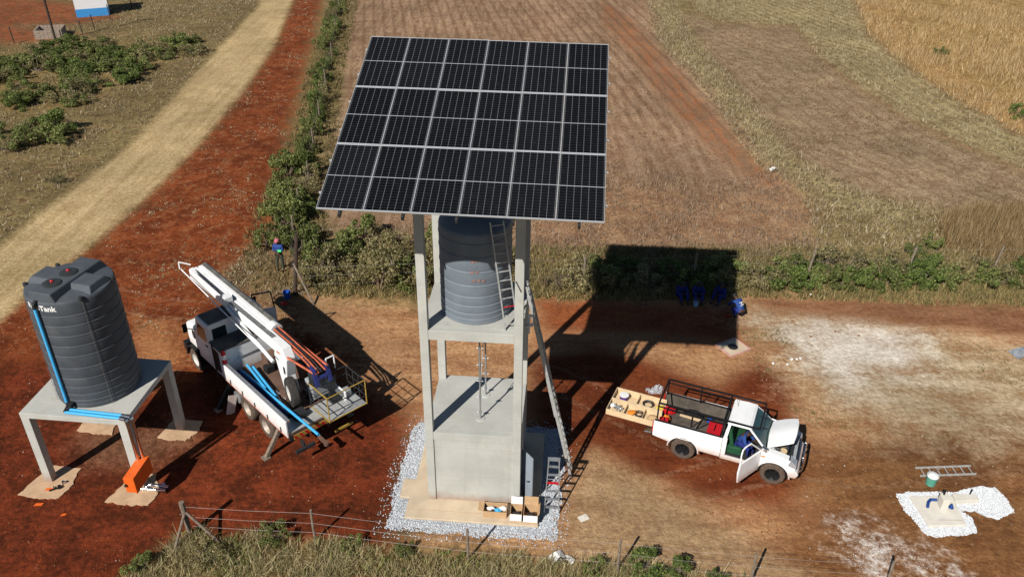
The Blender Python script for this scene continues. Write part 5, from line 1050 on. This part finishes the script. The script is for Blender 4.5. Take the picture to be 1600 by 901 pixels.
person('person in blue sitting in the middle of the group in the shade', (8.65, 33.05, 0), R(175), 'sit', M['cloth_navy'], M['cloth_navy'], 'cap', M['boot'])
person('person sitting in the shade next to the bending worker', (9.75, 32.95, 0), R(140), 'sit', M['cloth_navy'], M['cloth_navy'], 'hair')
person('person in blue sitting in the driver seat of the white pickup', on_pk((1.78, -.42, .985)), PUY - R(90) - R(20), 'car', M['cloth_blue'], M['cloth_navy'], 'cap', M['boot'])
lump('red_tool', 'small red tool on the ground by the bending worker', 'tool', (9.75, 31.45, .05), .07, M['red'], (2.2, .8, .7), 31)
def bucket(label, x, y, r, h, m, lidm=None, name='bucket'):
    o = thing(name, label, 'bucket', (x, y, .003)); MB().lathe([(r * .8, 0), (r, h), (r * .93, h), (r * .75, .02)], 20, capt=False).build('pail', m, o, smooth=True)
    MB().lathe([(r * 1.03, h - .03), (r * 1.05, h), (r, h + .008)], 20, capb=False, capt=False).build('rim', lidm or m, o, smooth=True)
    if lidm: MB().lathe([(r, h - .02), (r * .9, h + .03), (r * .4, h + .07), (.02, h + .08)], 20).build('lid', lidm, o, smooth=True)
    MB().path([(r * math.cos(a), r * .3 * math.sin(a) * 0, h + .22 * math.sin(a)) for a in np.linspace(0, math.pi, 9)], .007, 5).build('handle', M['wire'], o)
    return o
bucket('blue plastic bucket at the foot of the dark corner post', -10.38, 32.55, .17, .34, M['poly_blue_deep'])
bucket('teal bucket with white lid standing before the lying ladder', 14.42, 21.0, .19, .40, M['teal'], M['paper'])
bucket('pale blue bucket beside the people in the shade', 8.45, 32.3, .12, .22, M['poly_blue'])
lump('red_rag', 'red rag lying in the shadow behind the truck', 'rag', (-10.40, 32.0, .06), .13, M['red'], (1.2, .9, .5), 33)

# ---------------------------------------------------------------- fences
def post(parent, x, y, h, r, m, lean=(0, 0), name='post'):
    p = Vector((x, y, 0)); top_ = p + Vector((lean[0], lean[1], h)); o = MB(); n = 5
    for i in range(n): o.tube(p + (top_ - p) * (i / n) + Vector((random.uniform(-.006, .006), random.uniform(-.006, .006), -.05 if i == 0 else 0)), p + (top_ - p) * ((i + 1) / n), r * random.uniform(.95, 1.05), 8, r * random.uniform(.9, 1.0))
    return o.build(name, m, parent, smooth=True)
ff = thing('wire_fence', 'wire fence with weathered wooden posts along the front of the yard', 'fence')
FP = [(-10.08, 18.40), (-6.09, 18.20), (-1.25, 17.52), (3.30, 17.15), (7.22, 16.72), (11.12, 16.48)]
for i, (x, y) in enumerate(FP): post(ff, x, y, 1.38 if i == 0 else 1.30, .085 if i == 0 else .042, M['wood'], (.0, .02) if i else (-.02, 0))
MB().tube((-10.07, 18.38, .95), (-10.32, 17.55, 0), .045, 8).build('brace', M['wood'], ff, smooth=True); MB().tube((-10.06, 18.40, .98), (-9.05, 18.08, 0), .045, 8).build('brace', M['wood'], ff, smooth=True)
for zz in (.35, .75, 1.18):
    for a, b in zip(FP[:-1], FP[1:]): MB().path([(a[0], a[1], zz), ((a[0] + b[0]) / 2, (a[1] + b[1]) / 2, zz - .03), (b[0], b[1], zz)], .0045, 4).build('wire', M['wire'], ff)
f2 = thing('wire_fence', 'wire fence with thin dark posts running beside the red verge into the distance', 'fence')
LP = [(-10.1, 32.87), (-11.3, 38.0), (-11.72, 41.3), (-12.1, 45.2), (-12.9, 50.5), (-13.7, 56.1), (-14.7, 63.5), (-15.75, 71.3), (-17.0, 80.0), (-18.6, 90.0)]
post(f2, -10.1, 32.87, 3.1, .095, M['post_dark'], (.42, .15), 'corner_post'); MB().tube((-9.98, 32.9, 1.65), (-9.02, 31.95, 0), .05, 8).build('brace', M['wood'], f2, smooth=True)
for i, (x, y) in enumerate(LP[1:]): post(f2, x, y, 1.55, .05, M['wood'], (.03 * (-1) ** i, .02))
for zz in (.5, .95, 1.4):
    for a, b in zip(LP[:-1], LP[1:]): MB().path([(*a, zz), (*b, zz)], .004, 4).build('wire', M['wire'], f2)
f3 = thing('wire_fence', 'wire fence with leaning posts standing in the hedge at the right', 'fence')
RP = [(-10.1, 32.87), (-5.6, 33.35), (-1.2, 33.7), (3.4, 34.0), (8.7, 34.4), (14.3, 34.9), (19.3, 35.3), (23.6, 35.5), (29.0, 35.6)]
for i, (x, y) in enumerate(RP[1:]): post(f3, x, y, 1.55, .055, M['wood'], (.22 if i in (4, 5, 6) else .03, .12))
for zz in (.5, .95, 1.4):
    for a, b in zip(RP[:-1], RP[1:]): MB().path([(*a, zz), (*b, zz)], .004, 4).build('wire', M['wire'], f3)
f4 = thing('wire_fence', 'thin dark fence posts between the bushes and the white hut', 'fence')
HP = [(-45.4, 75.6), (-40.4, 78.4), (-40.25, 80.5), (-40.44, 84.6), (-40.2, 89.5)]
for x, y in HP: post(f4, x, y, 1.5, .05, M['post_dark'], (-.08, .05))
for zz in (.5, 1.0, 1.4):
    for a, b in zip(HP[:-1], HP[1:]): MB().path([(*a, zz), (*b, zz)], .005, 4).build('wire', M['wire'], f4)
up_ = thing('utility_pole', 'tall dark wooden pole beside the low block pen', 'pole', (-42.16, 76.67, 0)); post(up_, 0, 0, 8.5, .11, M['post_dark'], (-.1, 0), 'pole_shaft'); MB().box((-.1, 0, 8.1), (1.6, .1, .1)).build('crossarm', M['post_dark'], up_)

# ---------------------------------------------------------------- hut and block pen
hut = thing('hut', 'small white hut with a bright blue base band at the far left', 'house', (-44.2, 85.5, 0), math.atan2(1.25, 2.77))
HW, HD, HH = 3.04, 2.6, 2.7
o = MB(); o.bx(0, HW, 0, .18, .78, HH); o.bx(0, HW, HD - .18, HD, .78, HH); o.bx(0, .18, .18, HD - .18, .78, HH); o.bx(HW - .18, HW, .18, .7, .78, HH); o.bx(HW - .18, HW, 1.6, HD - .18, .78, HH); o.bx(HW - .18, HW, .7, 1.6, 2.1, HH); o.build('wall', M['wall_white'], hut)
o = MB(); o.bx(-.01, HW + .01, -.01, .18, 0, .78); o.bx(-.01, HW + .01, HD - .18, HD + .01, 0, .78); o.bx(-.01, .18, .18, HD - .18, 0, .78); o.bx(HW - .18, HW + .01, .18, .7, 0, .78); o.bx(HW - .18, HW + .01, 1.6, HD - .18, 0, .78); o.build('base_band', M['wall_blue'], hut)
MB().bx(HW - .12, HW - .06, .7, 1.6, .02, 2.1).build('door', M['wall_grey'], hut)
MB().prism([(-.3, HH + .02), (HD + .3, HH + .45), (HD + .3, HH + .50), (-.3, HH + .07)], -.3, HW + .3, 'yz').build('roof', M['roof_sheet'], hut)
pen = thing('block_pen', 'low roofless grey block enclosure at the foot of the pole', 'pen', (-44.05, 77.05, 0), math.atan2(.55, 1.98))
cw_, nb = .34, 6
bme = None
def blockrow(x0, y0, dx, dy, n, nz, rz):
    global bme
    for z in range(nz):
        for i in range(n):
            if bme is None: q = MB().box((0, 0, 0), (.325, .15, .185)).build('block', M['wall_grey'], pen); bme = q.data
            else: q = link_mesh('block', bme, pen)
            off = .5 + (.0 if z % 2 else .0); q.location = (x0 + dx * .34 * (i + off) + random.uniform(-.004, .004), y0 + dy * .34 * (i + off) + random.uniform(-.004, .004), .095 + z * .195); q.rotation_euler = (0, 0, rz)
blockrow(0, 0, 1, 0, 6, 4, 0); blockrow(2.12, 0, 0, 1, 6, 4, R(90)); blockrow(0, 2.0, 1, 0, 6, 4, 0); blockrow(-.08, 0, 0, 1, 6, 4, R(90))

# ---------------------------------------------------------------- concrete pad, manhole, spills, litter
PADG = [(13.07, 20.52), (13.04, 19.72), (13.21, 19.12), (13.28, 18.63), (13.95, 18.62), (15.06, 18.79), (15.12, 19.15), (15.05, 19.52), (14.97, 19.75), (15.4, 19.81), (15.6, 19.57), (15.91, 19.42), (16.68, 19.68), (16.73, 20.36), (16.55, 20.85), (16.07, 20.92), (15.33, 20.73), (15.18, 20.65), (13.75, 20.6)]
pc = Vector((14.8, 19.9)); o = MB().prism([tuple(Vector(q) + (pc - Vector(q)).normalized() * .10) for q in PADG], .004, .009, 'xy').build('white_gravel_bed', mat('white_gravel_base', (.60, .62, .63), .95, var=.1, scale=8, bump=.4, bscale=60), None); tag(o, 'bed of white crushed stone round the low concrete pad', 'gravel', kind='stuff')
stones('white_stone', scatter_points(26000, 12.8, 17, 18.4, 21.2, lambda P: inpoly(P, PADG, .09, 41)), M['gravel_white'], 'loose white crushed stone round the low concrete pad', 'gravel', size=(.012, .030), z=.010)
pad = thing('concrete_pad', 'low pale concrete pad with an upright block and pipe channel', 'pad', (0, 0, 0))
MB().prism([(13.44, 20.32), (14.86, 20.34), (14.76, 19.08), (13.53, 19.02)], .0, .10, 'xy').build('slab', M['concrete_white'], pad, bevel=.012)
MB().prism([(14.87, 20.40), (15.70, 20.36), (15.64, 20.12), (14.84, 20.06)], .0, .16, 'xy').build('channel', M['concrete_white'], pad, bevel=.012)
MB().prism([(14.22, 20.06), (14.48, 20.08), (14.42, 19.72), (14.18, 19.70)], .102, .52, 'xy').build('upright_block', M['concrete_white'], pad, bevel=.012)
MB().bx(13.95, 14.72, 19.26, 19.275, .101, .106).build('slab_joint', M['concrete'], pad)
MB().tube((14.30, 19.98, .52), (14.34, 20.02, .70), .03, 8).build('valve_stem', M['black'], pad); MB().tube((15.55, 20.52, 0), (15.60, 20.54, .22), .022, 8).build('marker_pin', M['black'], pad)
o = MB().path([(13.78, 19.78, .15), (13.90, 20.0, .16), (14.02, 20.10, .17), (14.20, 20.06, .20)], .05, 10).build('elbow_pipe', M['blue_navy'], None, smooth=True); tag(o, 'dark blue pipe bend on the low concrete pad', 'pipe')
o = MB().lathe([(.09, 0), (.02, .16)], 12, (14.58, 19.82, .104)).build('pipe_stub', M['blue_navy'], None, smooth=True); tag(o, 'small blue cone on the low concrete pad', 'fitting')
mh = thing('manhole', 'square pale concrete manhole with a dark round cover', 'manhole', (9.42, 28.97, 0), math.atan2(-.78, .43))
MB().bx(-.44, .44, -.50, .50, 0, .05).build('slab', M['concrete_apron'], mh, bevel=.01)
for (a, b_, c0, d0) in ((-.50, .50, -.56, -.50), (-.50, .50, .50, .56), (-.50, -.44, -.50, .50), (.44, .50, -.50, .50)): MB().bx(a, b_, c0, d0, 0, .075).build('kerb', M['stone_pink'], mh, bevel=.008)
MB().lathe([(.21, .051), (.21, .068), (.17, .075), (.02, .076)], 24).build('cover', M['poly_black'], mh, smooth=True)
stones('gravel_spill', scatter_points(2600, 5.0, 6.3, 25.4, 26.6, lambda P: ((P[:, 0] - 5.68) / .42) ** 2 + ((P[:, 1] - 26.02) / .38) ** 2 + .9 * vnoise(P, 5, 43) + .5 * rnd(P) < .85), M['gravel'], 'small spill of grey stone beside the pickup', 'gravel', size=(.012, .03))
stones('white_rubble', scatter_points(2400, 9.8, 14.2, 14.6, 19.2, lambda P: (Z('whitespill', P) > 0) & (vnoise(P, 1.7, 44) > .05)), M['gravel_white'], 'scattered white rubble at the lower right', 'rubble', size=(.006, .017))
def scrap(label, x, y, w_, d_, h_, m, rz, name='plastic_scrap', cat='litter', fold=.3):
    o = MB(); o.add([(-w_ / 2, -d_ / 2, .01), (0, -d_ / 2 * .8, h_), (w_ / 2, -d_ / 2, .02), (-w_ / 2, d_ / 2, .03), (0, d_ / 2 * .9, h_ * .7), (w_ / 2 * .8, d_ / 2, h_ * .4)], [(0, 1, 4, 3), (1, 2, 5, 4)])
    o = o.build(name, m, None, loc=(x, y, .005)); o.rotation_euler = (0, 0, rz); sm = o.modifiers.new('solid', 'SOLIDIFY'); sm.thickness = .012
    return tag(o, label, cat)
scrap('crumpled white plastic tray lying by the front grass', 1.50, 17.62, .50, .32, .20, M['paper'], .5); scrap('bent white plastic strip beside the crumpled tray', 1.85, 17.52, .36, .22, .14, M['paper'], -.7); scrap('dark plastic scrap under the crumpled white tray', 1.68, 17.48, .42, .24, .10, M['poly_black'], .2)
o = MB().box((0, 0, 0), (.32, .24, .02)).box((.04, .02, .02), (.06, .05, .03)).build('tile', M['concrete_white'], None, loc=(2.41, 19.25, .014)); o.rotation_euler = (0, 0, .5); tag(o, 'pale square tile lying on the tan earth', 'tile')
scrap('grey woven sheet heaped at the right edge of the yard', 21.7, 28.8, 1.1, .6, .22, M['grey_weave'], .3, 'grey_sheet', 'sheet'); scrap('white plastic bag caught at the far edge of the field', 16.30, 48.35, .55, .40, .22, M['paper'], .2, 'plastic_bag', 'bag')
for k, (x, y) in enumerate(((11.70, 28.16), (11.91, 28.17), (12.08, 28.24), (11.41, 27.80), (10.84, 27.86), (14.07, 33.40), (14.2, 30.28), (13.0, 29.86), (15.13, 29.98))):
    lump('stone', ['white stone, leftmost of three in a row near the manhole', 'white stone in the middle of three near the manhole', 'white stone, rightmost of three near the manhole', 'white stone lying just before the row of three', 'white stone nearest the manhole corner', 'white stone lying close to the hedge', 'dark stone at the back of the chalky patch', 'dark stone on the left of the chalky patch', 'dark stone on the right of the chalky patch'][k], 'stone', (x, y, .03), .055, M['paper'] if k < 6 else M['clod'], seed=50 + k)
lump('antbear_hole_rim', 'dark clod of earth on the verge left of the fence corner', 'clod', (-14.6, 34.6, .06), .22, M['clod'], (1.3, 1, .6), 61).name = 'earth_clod'

# ---------------------------------------------------------------- shrubs
def leaf_cloud(n, clumps, size, seed, flat=.6):
    r = np.random.default_rng(seed); C = np.array([c[:3] for c in clumps]); Rd = np.array([c[3] for c in clumps])
    w_ = Rd ** 2; k = r.choice(len(C), n, p=w_ / w_.sum()); d = r.normal(0, 1, (n, 3)); d /= np.linalg.norm(d, axis=1)[:, None]
    rad = Rd[k] * r.uniform(.45, 1.0, n) ** .6; P = C[k] + d * rad[:, None] * np.array([1, 1, .85]); P[:, 2] = np.maximum(P[:, 2], .03)
    a = d + r.normal(0, .9, (n, 3)); a /= np.linalg.norm(a, axis=1)[:, None]                       # leaf normal
    u = np.cross(a, r.normal(0, 1, (n, 3))); u /= np.linalg.norm(u, axis=1)[:, None]; v = np.cross(a, u)
    s = size * r.uniform(.55, 1.35, n)[:, None]; L = 1.5
    V = np.empty((n * 4, 3)); V[0::4] = P - u * s * .5 * L; V[1::4] = P + v * s * .45; V[2::4] = P + u * s * .5 * L; V[3::4] = P - v * s * .45
    return V, np.arange(n * 4).reshape(-1, 4)
def shrub_mesh(seed, n, size, m, rad=.62, ht=.95, stems=6):
    r = random.Random(seed); cl = []
    for i in range(r.randint(12, 18)):
        a = r.uniform(0, 6.28); q = rad * math.sqrt(r.random()) * 1.1; h = r.uniform(.15, 1) ** 1.1 * ht * (1 - .35 * (q / rad)); cl.append((q * math.cos(a), q * math.sin(a), h, r.uniform(.10, .26) * rad / .62))
    V, F = leaf_cloud(n, cl, size, seed); fm = arr_mesh('foliage', V, F, m); st_ = MB()
    for c in cl: st_.tube((r.uniform(-.06, .06), r.uniform(-.06, .06), 0), (c[0] * 1.05, c[1] * 1.05, c[2] * 1.0 + (.22 if r.random() < .35 else 0)), .016, 5, .005)
    so = st_.build('stem', M['wood']); sm = so.data; bpy.data.objects.remove(so); return fm, sm
VAR = {'green': [shrub_mesh(100 + i, 2000, .055, M['leaf']) for i in range(5)], 'deep': [shrub_mesh(120 + i, 2000, .055, M['leaf_deep']) for i in range(5)], 'dry': [shrub_mesh(140 + i, 1500, .048, M['leaf_dry']) for i in range(5)]}
def shrub(kind, x, y, sx, sz, label, group, name='shrub', cat='shrub', i=0):
    fm, sm = VAR[kind][i % len(VAR[kind])]; o = thing(name, label, cat, (x, y, 0), random.uniform(0, 6.28), group); o.scale = (sx, sx, sz); link_mesh('foliage', fm, o); link_mesh('stem', sm, o); return o
kinds = ['green', 'deep', 'green', 'dry', 'green']; KW = {'green': 'leafy green', 'deep': 'dense dark green', 'dry': 'half dry olive'}
# hedge beside the verge: from the corner post into the distance
hx = []; y = 35.2; i = 0
LX = lambda y: np.interp(y, [33, 37.5, 41.7, 48, 56, 68, 95], [-10.2, -12.2, -12.9, -13.4, -14.3, -16.1, -19.2])
while y < 96:
    big_ = 1.35 if y < 48 else .95; hx.append((LX(y) + random.uniform(-.5, .6), y, random.uniform(.8, 1.3) * big_)); 
    if y < 47: hx.append((LX(y) + random.uniform(.8, 1.8), y + .3, random.uniform(.9, 1.4)))
    y += random.uniform(.95, 1.5) * (1 if y < 60 else 1.25)
hx = [q for q in hx if not (abs(q[0] + 11.2) < 1.5 and q[1] < 36.6)]
for i, (x, y, s) in enumerate(hx):
    k = random.choice(['green', 'green', 'deep', 'green', 'dry']); shrub(k, x, y, s * random.uniform(.85, 1.1), s * random.uniform(.9, 1.5), f'{KW[k]} shrub beside the red verge, {ordw(i)} going away from the corner post', 'shrubs beside the red verge', i=i)
# hedge behind the tower between the corner post and the panel shadow, then on to the right edge
hb = []
x = -9.3
while x < 31:
    for rr in range(3 if x < -1.5 else 2):
        if -.5 < x < .6 or (x > .6 and x < 3.2 and rr): continue
        dens = .92 if (x < -2 or x > 12.5) else .70
        if random.random() < dens: hb.append((x + random.uniform(-.3, .3), np.interp(x, [-9.5, -4, 3, 9, 14, 31], [34.2, 34.0, 33.9, 34.0, 34.5, 34.6]) + rr * random.uniform(.6, 1.3) - .1 + (rr * .7 if x < -1 else 0), random.uniform(.9, 1.35) * (1.3 if x < -1 else 1.12)))
    x += random.uniform(.75, 1.05)
hb.sort()
for i, (x, y, s) in enumerate(hb):
    k = random.choice(['green', 'dry', 'dry', 'green']) if x < 4 else random.choice(['deep', 'green', 'deep', 'green', 'dry', 'dry']); z_ = 1.15 if x < 0 else .9
    shrub(k, x, y, s, s * random.uniform(.75, 1.15) * z_, f'{KW[k]} shrub in the hedge behind the yard, {ordw(i)} counting from the corner post', 'shrubs in the hedge behind the yard', i=i)
# thicket across the road
tb = []
for (cx_, cy_, rx, ry, n_) in ((-37.0, 70.5, 5.6, 3.6, 30), (-41.0, 66.0, 4.4, 4.2, 16), (-33.0, 66.0, 3.0, 3.4, 13), (-30.6, 73.5, 2.8, 2.8, 11), (-35.2, 60.0, 3.6, 2.4, 10), (-32.0, 52.0, 2.6, 2.6, 8)):
    for q in range(n_):
        a = random.uniform(0, 6.28); u = math.sqrt(random.random()); tb.append((cx_ + rx * u * math.cos(a), cy_ + ry * u * math.sin(a), random.uniform(1.2, 2.0)))
tb.sort()
for i, (x, y, s) in enumerate(tb):
    k = random.choice(['green', 'deep', 'green', 'dry']); shrub(k, x, y, s, s * random.uniform(.55, .85), f'{KW[k]} bush in the thicket across the road, {ordw(i)} counting from the left', 'bushes in the thicket across the road', 'bush', 'bush', i)
for i, (x, y, s, k, lb) in enumerate(((-11.05, 16.95, .62, 'green', 'small green plant on the red earth left of the fence corner'), (-7.35, 18.25, .72, 'green', 'spindly green plant between the corner post and the next post'), (-9.2, 17.35, .8, 'dry', 'olive weed clump under the corner brace'), (-4.9, 17.9, .5, 'green', 'small weed at the foot of the second fence post'), (-3.2, 17.75, .45, 'green', 'small weed in front of the gravel corner'), (4.1, 17.1, .85, 'deep', 'leafy dark green plant right of the fourth fence post'), (5.2, 17.0, .7, 'deep', 'dark green plant, second right of the fourth fence post'), (6.2, 16.85, .5, 'deep', 'small dark plant nearest the fifth fence post'), (2.6, 17.1, .5, 'green', 'small weed behind the crumpled white tray'), (37.0, 58.6, 1.2, 'deep', 'lone green bush at the edge of the golden grass, left of two'), (38.2, 56.6, 1.1, 'deep', 'lone green bush at the edge of the golden grass, right of two'), (38.6, 75.5, 1.0, 'green', 'lone green bush far up in the golden grass'), (20.6, 37.4, .8, 'green', 'grey green bush behind the hedge left of the golden grass'), (21.8, 38.2, .9, 'green', 'grey green bush right beside the near golden grass'), (17.2, 36.8, .6, 'dry', 'small olive bush behind the hedge centre'), (-26.9, 45.0, .7, 'dry', 'small bush beside the left edge of the dirt road'))):
    shrub(k, x, y, s, s * random.uniform(.8, 1.1), lb, 'single shrubs', i=i)
# long stalky branches in the hedge
for i, (x, y) in enumerate(((1.5, 33.7), (2.2, 33.6), (-3.4, 33.3), (-6.2, 33.2))):
    o = MB()
    for k in range(14):
        a = random.uniform(0, 6.28); p = Vector((x, y, 0)); q = p + Vector((math.cos(a) * random.uniform(.2, .6), math.sin(a) * random.uniform(.1, .4), random.uniform(.5, 1.2))); o.tube(p, q, .012, 5, .004)
    tag(o.build('dead_brush', M['stalk'], None), ['bare grey brush just right of the tower', 'bare grey brush second right of the tower', 'bare grey brush left of the tower', 'bare grey brush nearest the corner post'][i], 'brush', 'bare brush in the hedge')
